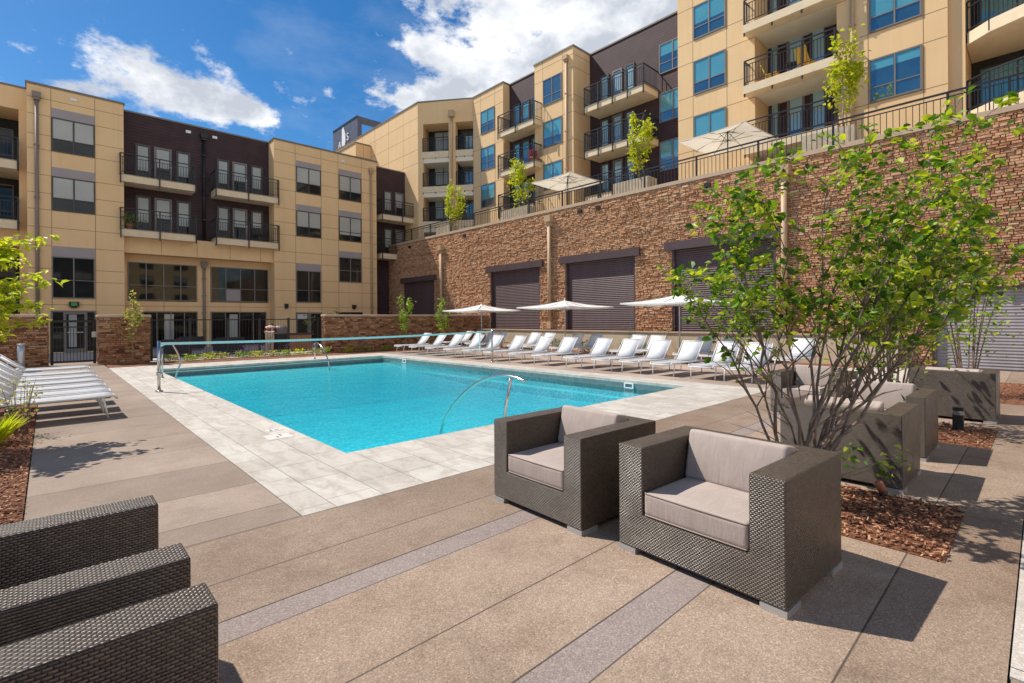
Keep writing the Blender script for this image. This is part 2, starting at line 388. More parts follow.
def glass_mat(name, base, ior=2.1, tint=(1, 1, 1)):
    m, N, b = mat(name)
    o = N.coord('Object')
    n = N.noise(o, 0.8, 2)
    N.put(b.inputs['Base Color'], N.ramp(n, [(0.35, tuple(c * 0.6 for c in base)), (0.65, base)]))
    b.inputs['Roughness'].default_value = 0.03; b.inputs['IOR'].default_value = ior
    b.inputs['Specular Tint'].default_value = (*tint, 1)
    N.put(b.inputs['Normal'], N.bump(N.noise(o, 0.9, 1), 0.05, 0.05))
glass_mat('glass_dark', (0.020, 0.024, 0.022), 1.45)
glass_mat('glass_sky', (0.030, 0.075, 0.11), 2.9, (0.75, 0.93, 1.0))
glass_mat('glass_black', (0.012, 0.011, 0.010), 1.25)
def blind_mat(name, col, ior, tint=(1, 1, 1)):
    m, N, b = mat(name)
    o = N.coord('Object'); z = N.xyz(o)[2]
    f = N.math('FRACT', N.math('MULTIPLY', z, 16.0))
    base = N.mix(N.rng(f, 0.0, 0.25), tuple(c * 0.72 for c in col), col)
    n = N.noise(o, 0.7, 2)
    base = N.mix(N.rng(n, 0.35, 0.65, 0, 0.25), base, tuple(c * 0.6 for c in col))
    N.put(b.inputs['Base Color'], base); b.inputs['Roughness'].default_value = 0.05; b.inputs['IOR'].default_value = ior
    b.inputs['Specular Tint'].default_value = (*tint, 1)
blind_mat('blind_grey', (0.46, 0.45, 0.41), 1.45)
blind_mat('blind_sky_reflection', (0.11, 0.36, 0.44), 2.3, (0.75, 0.93, 1.0))  # blue of the reflected sky painted into the blind colour
blind_mat('curtain_pale', (0.40, 0.42, 0.40), 1.5)
blind_mat('curtain_sky_reflection', (0.34, 0.52, 0.58), 2.0, (0.75, 0.93, 1.0))  # paler sky reflection painted into the door curtains

def leaf_mat(name, c0, c1, c2, trans=0.45):
    m, N, b = mat(name)
    g = N.node('ShaderNodeNewGeometry')
    col = N.ramp(g.outputs['Random Per Island'], [(0.0, c0), (0.5, c1), (1.0, c2)])
    N.put(b.inputs['Base Color'], col); b.inputs['Roughness'].default_value = 0.45; b.inputs['Specular IOR Level'].default_value = 0.4
    tl = N.node('ShaderNodeBsdfTranslucent'); N.put(tl.inputs[0], N.mix(1.0, col, (1.5, 1.5, 0.6), 'MULTIPLY'))
    mx = N.node('ShaderNodeMixShader'); mx.inputs[0].default_value = trans
    N.l.new(b.outputs[0], mx.inputs[1]); N.l.new(tl.outputs[0], mx.inputs[2]); N.l.new(mx.outputs[0], N.n['Material Output'].inputs[0])
leaf_mat('leaf_bush', (0.030, 0.095, 0.010), (0.14, 0.26, 0.018), (0.52, 0.56, 0.04), 0.42)
leaf_mat('leaf_yellow', (0.24, 0.32, 0.015), (0.44, 0.48, 0.03), (0.62, 0.58, 0.05), 0.5)
leaf_mat('leaf_young', (0.13, 0.24, 0.03), (0.24, 0.36, 0.05), (0.38, 0.45, 0.09), 0.45)
leaf_mat('leaf_pale', (0.22, 0.24, 0.05), (0.38, 0.38, 0.10), (0.50, 0.47, 0.18), 0.4)
leaf_mat('leaf_deep', (0.03, 0.065, 0.018), (0.05, 0.10, 0.025), (0.08, 0.14, 0.03), 0.3)
leaf_mat('flower_leaf', (0.14, 0.05, 0.26), (0.24, 0.10, 0.40), (0.38, 0.2, 0.52), 0.3)
leaf_mat('flower_red_leaf', (0.4, 0.02, 0.05), (0.55, 0.03, 0.09), (0.6, 0.10, 0.16), 0.3)

def mulch():
    m, N, b = mat('mulch')
    o = N.coord('Object')
    n = N.noise(N.vmath('MULTIPLY', o, (1, 1, 1)), 38, 6, 0.7, 1.0)
    N.put(b.inputs['Base Color'], N.ramp(n, [(0.3, (0.06, 0.02, 0.011)), (0.5, (0.23, 0.085, 0.04)), (0.72, (0.42, 0.20, 0.10))]))
    b.inputs['Roughness'].default_value = 0.95
    N.put(b.inputs['Normal'], N.bump(n, 1.0, 0.03))
    m, N, b = mat('mulch_chip')
    g = N.node('ShaderNodeNewGeometry')
    N.put(b.inputs['Base Color'], N.ramp(g.outputs['Random Per Island'], [(0.0, (0.06, 0.02, 0.012)), (0.5, (0.28, 0.11, 0.052)), (1.0, (0.55, 0.30, 0.17))]))
    b.inputs['Roughness'].default_value = 0.9
mulch()
def shutter_mat(name, c):
    m, N, b = mat(name)
    o = N.coord('Object')
    n = N.noise(N.vmath('MULTIPLY', o, (1, 1, 0.2)), 2.2, 5, 0.65)
    N.put(b.inputs['Base Color'], N.ramp(n, [(0.3, tuple(k * 0.8 for k in c)), (0.7, tuple(k * 1.15 for k in c))]))
    b.inputs['Roughness'].default_value = 0.5
shutter_mat('shutter_brown', (0.098, 0.058, 0.060))
shutter_mat('shutter_grey', (0.30, 0.27, 0.28))
simple('header_brown', (0.085, 0.052, 0.054), 0.45, var=0.1)

# ------------------------------------------------------------------ mesh builder
class MB:
    def __init__(s, T=None): s.v = []; s.f = []; s.m = []; s.sm = []; s.mi = 0; s.T = T
    def add(s, vs, fs, smooth=False):
        b = len(s.v)
        s.v += [s.T(*p) if s.T else tuple(p) for p in vs]
        for f in fs: s.f.append([b + i for i in f]); s.m.append(s.mi); s.sm.append(smooth)
        return s
    def box(s, x0, x1, y0, y1, z0, z1):
        if x0 > x1: x0, x1 = x1, x0
        if y0 > y1: y0, y1 = y1, y0
        if z0 > z1: z0, z1 = z1, z0
        return s.add([(x0, y0, z0), (x1, y0, z0), (x1, y1, z0), (x0, y1, z0), (x0, y0, z1), (x1, y0, z1), (x1, y1, z1), (x0, y1, z1)],
                     [(0, 3, 2, 1), (4, 5, 6, 7), (0, 1, 5, 4), (1, 2, 6, 5), (2, 3, 7, 6), (3, 0, 4, 7)])
    def prism(s, poly, z0, z1):
        n = len(poly)
        s.add([(x, y, z0) for x, y in poly] + [(x, y, z1) for x, y in poly],
              [tuple(range(n))[::-1], tuple(range(n, 2 * n))] + [(i, (i + 1) % n, n + (i + 1) % n, n + i) for i in range(n)])
        return s
    def quad(s, *p): return s.add(p, [tuple(range(len(p)))])
    def tube(s, pts, rad, n=8, cap=True):
        pts = [Vector(p) for p in pts]
        rads = rad if isinstance(rad, (list, tuple)) else [rad] * len(pts)
        vs = []; fs = []; prev = None
        for i, p in enumerate(pts):
            d = (pts[min(i + 1, len(pts) - 1)] - pts[max(i - 1, 0)])
            d = d.normalized() if d.length > 1e-9 else Vector((0, 0, 1))
            if prev is None: u = d.orthogonal().normalized()
            else:
                u = prev - d * prev.dot(d)
                u = u.normalized() if u.length > 1e-6 else d.orthogonal().normalized()
            prev = u; v = d.cross(u)
            for k in range(n):
                a = 2 * PI * k / n; vs.append(tuple(p + (u * math.cos(a) + v * math.sin(a)) * rads[i]))
        for i in range(len(pts) - 1):
            for k in range(n): fs.append((i * n + k, i * n + (k + 1) % n, (i + 1) * n + (k + 1) % n, (i + 1) * n + k))
        if cap: fs += [tuple(range(n))[::-1], tuple(range((len(pts) - 1) * n, len(pts) * n))]
        return s.add(vs, fs, True)
    def bar(s, p, q, w, h=None):
        """square bar from p to q"""
        h = h or w; p = Vector(p); q = Vector(q); d = (q - p).normalized()
        u = d.cross(Vector((0, 0, 1)))
        u = u.normalized() if u.length > 1e-4 else Vector((1, 0, 0))
        v = u.cross(d)
        vs = [tuple(c + u * (a * w / 2) + v * (b * h / 2)) for c in (p, q) for a, b in ((-1, -1), (1, -1), (1, 1), (-1, 1))]
        return s.add(vs, [(3, 2, 1, 0), (4, 5, 6, 7), (0, 1, 5, 4), (1, 2, 6, 5), (2, 3, 7, 6), (3, 0, 4, 7)])
    def leaf(s, c, d, nrm, L, W):
        d = d.normalized(); u = d.cross(nrm); u = u.normalized() if u.length > 1e-4 else d.orthogonal().normalized(); n = u.cross(d)
        k = n * (W * 0.22)
        a = c; t = c + d * L - n * L * 0.12; m1 = c + d * L * 0.35; m2 = c + d * L * 0.7 - n * L * .03
        vs = [a, m1 + u * W / 2 + k, m2 + u * W * .4 + k, t, m2 - u * W * .4 + k, m1 - u * W / 2 + k, m1, m2]
        return s.add([tuple(p) for p in vs], [(0, 1, 6), (6, 1, 2, 7), (7, 2, 3), (0, 6, 5), (6, 7, 4, 5), (7, 3, 4)])
    def build(s, name, mats, parent=None, bevel=0.0, segs=2):
        me = bpy.data.meshes.new(name)
        me.from_pydata(s.v, [], s.f)
        if isinstance(mats, str): mats = [mats]
        for m in mats: me.materials.append(MATS[m])
        if len(mats) > 1: me.polygons.foreach_set('material_index', s.m)
        me.polygons.foreach_set('use_smooth', s.sm)
        uv = me.uv_layers.new(name='UV')
        buf = [0.0] * (2 * len(me.loops))
        for p in me.polygons:
            n = p.normal; ax, ay, az_ = abs(n.x), abs(n.y), abs(n.z)
            for li in p.loop_indices:
                c = me.vertices[me.loops[li].vertex_index].co
                if az_ >= ax and az_ >= ay: t = (c.x, c.y)
                elif ax >= ay: t = (c.y, c.z)
                else: t = (c.x, c.z)
                buf[2 * li], buf[2 * li + 1] = t
        uv.data.foreach_set('uv', buf)
        me.update()
        o = bpy.data.objects.new(name, me); COL.objects.link(o)
        if parent is not None: o.parent = parent
        if bevel:
            md = o.modifiers.new('bevel', 'BEVEL'); md.width = bevel; md.segments = segs; md.limit_method = 'ANGLE'; md.angle_limit = R(40)
        return o

def empty(name, label, cat, loc=(0, 0, 0), rz=0.0, group=None):
    o = bpy.data.objects.new(name, None); COL.objects.link(o); o.empty_display_size = 0.2
    o.location = loc; o.rotation_euler = (0, 0, rz); o['label'] = label; o['category'] = cat
    if group: o['group'] = group
    return o
def tag(o, label, cat, group=None):
    o['label'] = label; o['category'] = cat
    if group: o['group'] = group
    return o
def struct(o): o['kind'] = 'structure'; return o
def stuff(o): o['kind'] = 'stuff'; return o
def dup(root, loc, rz, label, group=None):
    kids = {}
    for ob in list(COL.objects):
        if ob.parent is not None: kids.setdefault(ob.parent.name, []).append(ob)
    def rec(o, parent):
        c = o.copy(); COL.objects.link(c)
        if parent is not None: c.parent = parent
        for ch in kids.get(o.name, []): rec(ch, c)
        return c
    r = rec(root, None); r.location = loc; r.rotation_euler = (0, 0, rz); r['label'] = label
    if group: r['group'] = group
    return r

# ================================================================== GROUND
PX0, PX1, PY0, PY1 = 2.45, 10.22, 5.38, 18.95       # pool opening
def sheet(name, rects, z, m, th=0.05):
    b = MB()
    for (x0, x1, y0, y1) in rects: b.quad((x0, y0, z), (x1, y0, z), (x1, y1, z), (x0, y1, z))
    return struct(b.build(name, m))
sheet('ground', [(-300, 300, -300, PY0 - .3), (-300, 300, PY1 + .3, 300), (-300, PX0 - .3, PY0 - .3, PY1 + .3), (PX1 + .3, 300, PY0 - .3, PY1 + .3)], -0.06, 'patio_ground')
struct(MB().box(-0.14, 1.41, 3.885, 24.6, -0.05, 0.0).build('pool_walkway', 'smooth_concrete'))
Z0, Z1 = -0.05, 0.0
b = MB(); b.box(-6, 12.2, 2.80, 3.88, Z0, Z1); b.box(-6, 12.2, 1.50, 2.61, Z0, Z1); b.box(-6, 19, 0.112, 1.29, Z0, Z1)
b.box(-6, 2.9, -6, 0.1, Z0, Z1)
struct(b.build('foreground_paving', 'aggregate_concrete'))
b = MB(); b.box(-6, 12.2, 2.61, 2.80, Z0, Z1 - .001); b.box(-6, 12.2, 1.29, 1.50, Z0, Z1 - .001)
struct(b.build('paving_band', 'grey_band'))
struct(MB().box(2.92, 19, -6, 0.105, Z0, Z1).build('garage_apron', 'pale_concrete'))
b = MB()
for (x0, x1, y0, y1) in [(1.42, 11.0, 3.89, PY0), (1.42, PX0, PY0, PY1), (PX1, 11.0, PY0, PY1), (1.42, 11.0, PY1, 20.65)]: b.box(x0, x1, y0, y1, -0.06, 0.0)
struct(b.build('pool_deck', 'pool_pavers'))
struct(MB().box(11.005, 17.35, 3.89, 20.9, -0.05, -0.002).build('lounge_deck', 'deck_concrete'))
b = MB(); b.box(12.21, 17.35, 1.5, 3.88, -0.05, -0.002); b.box(17.36, 18.95, -6, 3.6, -.05, -.004); struct(b.build('side_walk', 'pale_concrete'))
sheet('courtyard_patio', [(-14, 19, 23.8, 34)], -0.03, 'patio_ground')

# pool basin
b = MB(); e = 0.001
def wallring(z0, z1):
    b.quad((PX0, PY0, z0), (PX0, PY0, z1), (PX0, PY1, z1), (PX0, PY1, z0))
    b.quad((PX1, PY0, z0), (PX1, PY1, z0), (PX1, PY1, z1), (PX1, PY0, z1))
    b.quad((PX0, PY0, z0), (PX1, PY0, z0), (PX1, PY0, z1), (PX0, PY0, z1))
    b.quad((PX0, PY1, z0), (PX0, PY1, z1), (PX1, PY1, z1), (PX1, PY1, z0))
b.mi = 0; wallring(-0.30, -0.06)
b.mi = 1; wallring(-1.55, -0.30)
b.quad((PX0, PY0, -.60), (PX1, PY0, -.60), (PX1, 12.5, -.64), (PX0, 12.5, -.64)); b.quad((PX0, 12.5, -.64), (PX1, 12.5, -.64), (PX1, PY1, -.27), (PX0, PY1, -.27))
b.box(PX1 - 0.28, PX1 - .002, PY0 + .002, 17.0, -.9, -0.42)
b.mi = 2

for yy in (6.7, 17.0):
    b.box(PX1 - .03, PX1 - .002, yy, yy + .26, -0.185, -0.165); b.box(PX1 - .03, PX1 - .002, yy, yy + .26, -0.08, -0.06); b.box(PX1 - .03, PX1 - .002, yy, yy + .03, -.164, -.081); b.box(PX1 - .03, PX1 - .002, yy + .23, yy + .26, -.164, -.081)
struct(b.build('pool_basin', ['pool_tile', 'pool_plaster', 'white_paint']))
struct(MB().box(PX0 + .001, PX1 - .001, PY0 + .001, PY1 - .001, -0.95, -0.19).build('pool_water', 'pool_water'))

# depth marker tile by the pool
b = MB(); b.box(2.02, 2.32, 6.62, 6.92, 0.0005, 0.004); b.mi = 1; b.box(2.14, 2.16, 6.70, 6.76, 0.0045, 0.0055); b.box(2.20, 2.22, 6.78, 6.86, 0.0045, 0.0055)
tag(b.build('depth_marker', ['marker_tile', 'black_plastic']), 'larger white tile marker with black dashes set in pavers by left pool edge', 'pool marker')
b = MB(); b.mi = 0; b.box(2.16, 2.36, 7.14, 7.28, 0.0005, 0.004); b.mi = 1; b.box(2.20, 2.22, 7.17, 7.24, .0045, .0055); b.box(2.26, 2.32, 7.20, 7.22, .0045, .0055)
tag(b.build('depth_marker', ['marker_tile', 'black_plastic']), 'smaller white tile marker next to the larger one by left pool edge', 'pool marker')

# mulch beds
BEDS = [(3.97, 5.14, 0.42, 2.3), (7.72, 9.1, 0.42, 2.3), (11.9, 15.6, -0.3, 0.8), (-4, -0.15, 2.5, 12.6), (1.45, 17.3, 20.68, 22.4), (17.36, 18.1, 3.62, 20.9)]
b = MB()
for (x0, x1, y0, y1) in BEDS: b.box(x0, x1, y0, y1, -0.05, 0.006)
struct(b.build('mulch_bed', 'mulch'))
b = MB(); rnd = random.Random(3)
for (x0, x1, y0, y1), n in zip(BEDS, (2800, 1300, 500, 5200, 900, 300)):
    for _ in range(n):
        x = rnd.uniform(x0, x1); y = rnd.uniform(y0, y1); 
        if x0 == -4 and rnd.random() < .85: x = rnd.uniform(-1.2, x1); y = rnd.uniform(4.6, 10.5)
        a = rnd.uniform(0, PI); L = rnd.uniform(.015, .05); W = rnd.uniform(.006, .014); t = rnd.uniform(-.5, .5); z = rnd.uniform(.008, .03)
        d = Vector((math.cos(a), math.sin(a), t)).normalized()
        b.bar(Vector((x, y, z)) - d * L / 2, Vector((x, y, z)) + d * L / 2, W, W * .5)
tag(stuff(b.build('mulch_chips', 'mulch_chip')), 'loose reddish brown bark chips covering the planting beds', 'mulch')

# ================================================================== FACADES
def frame(ox, oy, ux, uy, nx, ny):
    return lambda u, n, z: (ox + ux * u + nx * n, oy + uy * u + ny * n, z)

def window(bld, T, u0, u1, z0, z1, blind=None, mull=1, trans=True, fm='dark_frame', gm='glass_dark', bm='blind_grey', rail=True, name='window', d=0.05, hz=None):
    fr = MB(T); w = 0.05
    du = (u1 - u0) / (mull + 1)
    fr.box(u0, u1, 0.004, d, z0, z0 + w); fr.box(u0, u1, 0.004, d, z1 - w, z1)
    for k in range(mull + 2):
        c = u0 + du * k; a = c - (0 if k == 0 else w / 2 if k <= mull else w); 
        fr.box(a, a + w, 0.005, d - .002, z0 + w, z1 - w)
    zb = hz if hz is not None else z0 + (z1 - z0) * 0.36
    if rail:
        for k in range(mull + 1): fr.box(u0 + du * k + w, u0 + du * (k + 1) - w * .6, 0.006, d - .01, zb - .018, zb + .018)
    f = fr.build(name, fm, bld)
    p = MB(T); p.box(u0 + .01, u1 - .01, -0.01, 0.012, z0 + .01, z1 - .01); p.build('pane', gm, f)
    if blind:
        q = MB(T)
        for k in range(mull + 1):
            lo = zb + .02 if blind is True else z0 + (z1 - z0) * blind
            q.box(u0 + du * k + w * .8, u0 + du * (k + 1) - w * .5, 0.0125, 0.016, lo, z1 - w)
        q.build('blind', bm, f)
    return f

def railing(par, T, u0, u1, n0, n1, z, h=1.05, name='railing', step=0.12, sides=True, posts=3):
    r = MB(T); t = 0.04
    r.box(u0, u1, n1 - t, n1, z + h - .05, z + h); r.box(u0, u1, n1 - t + .004, n1 - .004, z + .08, z + .11); r.box(u0, u1, n1 - t + .004, n1 - .004, z + h - .22, z + h - .195)
    for k in range(posts):
        u = u0 + (u1 - u0 - .05) * k / (posts - 1); r.box(u, u + .055, n1 - .05, n1 + .004, z - 0.52, z + h - .05)
    n = int((u1 - u0) / step)
    for k in range(1, n): 
        u = u0 + (u1 - u0) * k / n; r.box(u - .011, u + .011, n1 - .034, n1 - .010, z + .11, z + h - .195)
    if sides:
        for u in (u0, u1 - t):
            r.box(u, u + t, n0, n1 - t, z + h - .05, z + h); r.box(u + .004, u + t - .004, n0, n1 - t, z + .08, z + .11)
            m = max(2, int((n1 - n0) / step))
            for k in range(1, m): nn = n0 + (n1 - n0) * k / m; r.box(u + .012, u + .03, nn - .011, nn + .011, z + .11, z + h - .05)
    return r.build(name, 'rail_black', par)

def balcony(bld, T, u0, u1, n1, z, th=0.36, n0=0.0, posts=4, sm='tan_trim', tz=None):
    s = MB(T); s.box(u0, u1, n0 + .003, n1, z - th, z)
    s.mi = 1; s.box(u0 - .03, u1 + .03, n0 + .003, n1 + .03, z + .002, z + .035)
    sl_ = s.build('balcony', [sm, 'cap_metal'], bld)
    railing(sl_, T, u0 - .02, u1 + .02, n0, n1 + .085, z + .04, 1.07, posts=posts)
    return sl_

def doors(bld, T, spans, z0, z1, gm='glass_dark', bm='curtain_pale', fm='grey_lav_frame'):
    for i, (a, c) in enumerate(spans):
        f = MB(T); w = .09
        f.box(a, c, .004, .06, z1 - w, z1); f.box(a, a + w, .004, .06, z0, z1 - w); f.box(c - w, c, .004, .06, z0, z1 - w); f.box(a + w, c - w, .005, .055, z0, z0 + .18)
        ff = f.build('balcony_door' if i == 1 else 'side_light', fm if i == 1 else 'dark_frame', bld)
        MB(T).box(a + .02, c - .02, -.01, .014, z0 + .05, z1 - .02).build('pane', gm, ff)
        q = MB(T); q.box(a + w + .02, c - w - .02, .0145, .018, z0 + .9 if i == 1 else z0 + .6, z1 - w - .02); q.build('blind', bm, ff)
        if i == 1: MB(T).box(c - w + .01, c - .02, .061, .11, z0 + .95, z0 + 1.0).build('handle', 'silver_post', ff)

def joints(bld, T, hs, vs_, u0, u1, z0, z1, cuts=()):
    j = MB(T)
    for z in hs:
        segs = [(u0, u1)]
        for (a, c, za, zb) in cuts:
            if za < z < zb:
                ns = []
                for (p, q) in segs:
                    if c <= p or a >= q: ns.append((p, q))
                    else:
                        if p < a: ns.append((p, a))
                        if c < q: ns.append((c, q))
                segs = ns
        for (p, q) in segs: j.box(p + .002, q - .002, .0005, .003, z - .011, z + .011)
    for u in vs_:
        segs = [(z0, z1)]
        for (a, c, za, zb) in cuts:
            if a < u < c:
                ns = []
                for (p, q) in segs:
                    if zb <= p or za >= q: ns.append((p, q))
                    else:
                        if p < za: ns.append((p, za))
                        if zb < q: ns.append((zb, q))
                segs = ns
        for (p, q) in segs: j.box(u - .011, u + .011, .0005, .0026, p, q)
    return j.build('panel_joints', 'panel_joint', bld)

# ------------------------------------------------ building across the pool (faces -Y)
LB = empty('apartment_building', 'tan and plum four storey apartment building facing us across the far end of the pool', 'building', (8, 34, 0))
LB.location = (0, 0, 0)
T33 = frame(0, 33, 1, 0, 0, -1); T34 = frame(0, 34, 1, 0, 0, -1)
TOP = 13.0
b = MB(); b.box(-.70, 2.95, 33, 46, -.1, TOP - .1); b.box(10.42, 17.44, 33, 46, -.1, TOP - .1); b.box(2.951, 10.419, 33.3, 46, 5.17, 6.15)
b.box(2.951, 10.419, 34.35, 46, -.1, 5.169)
b.box(2.951, 10.419, 34.0, 34.349, 2.06, 2.62); b.box(2.951, 3.17, 34, 34.349, 2.621, 5.168); b.box(6.42, 7.1, 34, 34.349, 2.621, 5.168); b.box(10.35, 10.419, 34, 34.349, 2.621, 5.168)
b.box(2.951, 3.8, 34, 34.349, -.1, 2.059); b.box(6.44, 7.1, 34, 34.349, -.1, 2.059); b.box(10.22, 10.419, 34, 34.349, -.1, 2.059); b.box(3.17, 6.42, 34.0, 34.349, 4.76, 5.168); b.box(7.1, 10.35, 34.0, 34.349, 4.76, 5.168)
b.build('wall', 'tan_panel', LB)
b = MB(); b.box(2.951, 10.419, 34, 46, 6.151, TOP - .1); b.build('siding_wall', 'plum_siding', LB); MB().box(17.441, 21.5, 34, 46, -.1, TOP - .1).build('siding_wall', 'plum_siding', LB)
b = MB(); b.box(-.75, 3.0, 32.95, 46, TOP - .099, TOP); b.box(10.37, 17.49, 32.95, 46, TOP - .099, TOP); b.box(3.001, 10.369, 33.97, 46, TOP - .099, TOP - .01); b.box(17.491, 20.38, 33.97, 46, TOP - .099, TOP - .01)
b.box(-12.5, -.751, 33.97, 46, TOP - .099, TOP - .01)
b.build('parapet_cap', 'cap_metal', LB)
# far left recessed section with loggias
b = MB(); b.box(-12, -.701, 34.0, 36, 11.85, TOP - .1); b.box(-1.0, -.701, 34.0, 36, -.1, 11.849); b.box(-12, -5.0, 34, 46, -.1, 11.849); b.box(-4.99, -1.01, 34.05, 36, 5.2, 6.0)
b.box(-12, -.701, 36.05, 46, 11.85, TOP - .1)
b.build('side_wall', 'tan_panel', LB)
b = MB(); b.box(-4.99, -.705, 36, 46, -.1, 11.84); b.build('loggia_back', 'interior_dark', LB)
TL = frame(0, 36, 1, 0, 0, -1)
for z in (6.35, 9.2):
    s = balcony(LB, frame(0, 34.0, 1, 0, 0, -1), -4.98, -1.02, 0.6, z, th=.4, n0=-1.9, posts=4)
    window(LB, TL, -4.2, -1.25, z + .05, z + 2.15, mull=2, rail=True, fm='grey_lav_frame')
b = MB(TL); window(LB, TL, -4.2, -1.2, 2.9, 4.7, mull=2); 
# tan section with single column of windows (left)
W = [(.16, 1.78, 9.84, 11.5), (.16, 1.78, 6.95, 8.62), (.14, 1.76, 2.66, 4.71)]
lint = [(11.5, 11.95), (8.62, 9.07), (4.71, 5.2)]
for i, (u0, u1, z0, z1) in enumerate(W):
    window(LB, T33, u0, u1, z0, z1, blind=True if i < 2 else None, hz=z0 + .62 if i < 2 else z0 + .9, fm='dark_frame' if i < 2 else 'grey_lav_frame')
    MB(T33).box(u0, u1, .0032, .02, lint[i][0] + .003, lint[i][1]).build('lintel_panel', 'grey_panel', LB)
cuts = [(u0, u1, z0, l[1]) for (u0, u1, z0, z1), l in zip(W, lint)]
joints(LB, T33, [12.3, 11.5, 10.55, 9.84, 8.62, 7.75, 6.95, 6.1, 5.2, 4.1, 3.5, 2.35], [.15, 1.79], -.69, 2.94, 2.1, TOP - .12, cuts)
# ground floor glazed door
f = MB(T33); f.box(.1, 1.8, .004, .05, 1.98, 2.06); f.box(.1, .17, .004, .05, 0, 1.979); f.box(1.73, 1.8, .004, .05, 0, 1.979); f.box(.55, .66, .004, .05, 0, 1.979); f.box(1.34, 1.45, .004, .05, 0, 1.979); f.box(.661, 1.339, .004, .05, 0, .17); f.box(.661, 1.339, .004, .045, 1.88, 1.979)
ff = f.build('entrance_door', 'grey_lav_frame', LB)
MB(T33).box(.12, 1.78, -.01, .012, .02, 2.0).build('pane', 'glass_dark', ff)
MB(T33).box(.70, 1.30, .052, .09, .95, 1.0).build('push_bar', 'silver_post', ff)
MB(T33).box(.75, 1.05, .0125, .016, .25, 1.86).build('curtain', 'curtain_pale', ff)
def sconce(T, u, z, wide):
    s = MB(T); s.box(u - wide, u + wide, .004, .16, z - .10, z + .14); s.box(u - wide * .6, u + wide * .6, .004, .10, z - .17, z - .1005)
    o = s.build('wall_lamp', 'black_plastic', LB)
    if wide > .15: MB(T).box(u - wide * .6, u + wide * .6, .161, .168, z - .07, z + .11).build('lens', 'pale_green_lens', o)
sconce(T33, .95, 2.36, .19); sconce(T33, 15.65, 2.42, .13); sconce(T33, 11.1, 2.42, .1)
def downpipe(bld, T, u, z0, z1, m='pipe_brown', r=.075, d=.09):
    p = MB(T); p.tube([(u, d, z0), (u, d, z1 - .2)], r, 10); p.box(u - .16, u + .16, .004, .24, z1 - .24, z1 + .02); p.box(u - .12, u + .12, .004, .2, z1 - .36, z1 - .242)
    for z in [z0 + (z1 - z0) * k / 5 for k in range(1, 5)]: p.box(u - .1, u + .1, .004, .18, z - .03, z + .03)
    p.build('downpipe', m, bld)
downpipe(LB, T33, -.36, 0, 12.5); downpipe(LB, T33, 16.98, 0, 12.35, 'pipe_tan'); downpipe(LB, frame(0, 34, 1, 0, 0, -1), 6.78, 6.2, 12.55, 'rail_black'); downpipe(LB, T34, 6.76, 0, 5.0, 'pipe_brown')
# scupper vents
b = MB(T33); b.box(.85, 1.1, .004, .05, 12.5, 12.64); b.box(12.9 + 1.9, 15.05, .004, .05, 12.4, 12.54); b.build('overflow_vent', 'white_paint', LB)
b = MB(T34); b.box(5.9, 6.15, .004, .05, 12.45, 12.6); b.box(7.25, 7.5, .004, .05, 12.45, 12.6); b.build('overflow_vent', 'white_paint', LB)
# plum section: balcony doors and balconies
for (zf) in (9.2, 6.35):
    for base in (0.0, 3.93):
        doors(LB, T34, [(3.54 + base, 4.22 + base), (4.38 + base, 5.2 + base), (5.42 + base, 6.12 + base)], zf + .04, zf + 2.08)
    balcony(LB, T34, 2.78, 6.15, 1.2, zf, posts=3)
    balcony(LB, T34, 7.15, 10.62, 1.2, zf, posts=3)
    balcony(LB, T34, 17.75, 21.1, 1.2, zf, posts=3)
    doors(LB, T34, [(18.56, 19.25), (19.5, 20.26), (20.5, 21.18)], zf + .04, zf + 2.08)
# big shopfront windows of ground floor
window(LB, T34, 3.18, 6.41, 2.66, 4.75, mull=3, fm='grey_lav_frame', hz=3.5)
window(LB, T34, 7.11, 10.34, 2.66, 4.75, mull=3, fm='grey_lav_frame', hz=3.45)
MB(T34).box(7.95, 8.72, .0125, .018, 2.72, 3.42).build('window_sheet', 'grey_panel', LB)
for (u0, u1) in ((3.81, 6.43), (7.11, 10.21)):
    f = window(LB, T34, u0, u1, 0, 2.05, mull=3, fm='grey_lav_frame', rail=False, name='storefront', gm='glass_black')
    MB(T34).box(u0 + 1.0, u0 + 1.45, .0125, .017, .2, 1.9).build('curtain', 'curtain_pale', f)
b = MB(); b.box(2.95, 10.42, 33.28, 33.31, 5.14, 6.17); 
joints(LB, frame(0, 33.3, 1, 0, 0, -1), [], [4.6, 6.3, 8.0, 9.7], 2.96, 10.41, 5.2, 6.14)
joints(LB, T34, [2.35], [4.8, 8.7], 2.96, 10.41, 2.07, 2.6)
# tan section B
WB = [(11.77, 13.38, 9.83, 11.49, 11.86, True), (11.76, 13.37, 6.97, 8.63, 9.03, True), (11.73, 13.34, 2.66, 4.75, 5.2, None),
      (14.62, 16.26, 9.8, 11.48, 11.88, True), (14.61, 16.25, 6.98, 8.65, 9.05, .25), (14.6, 16.24, 4.12, 5.84, 6.25, None)]
cuts = []
for (u0, u1, z0, z1, zl, bl) in WB:
    window(LB, T33, u0, u1, z0, z1, blind=bl, hz=z0 + (.62 if bl else .8), fm='dark_frame' if zl > 6.5 else 'grey_lav_frame')
    MB(T33).box(u0, u1, .0032, .02, z1 + .003, zl).build('lintel_panel', 'grey_panel', LB); cuts.append((u0, u1, z0, zl))
joints(LB, T33, [12.3, 11.5, 10.55, 9.82, 8.64, 7.75, 6.97, 5.9, 5.2, 4.12, 3.4, 2.35], [11.72, 13.4, 14.58, 16.28], 10.43, 17.43, 2.1, TOP - .12, cuts)
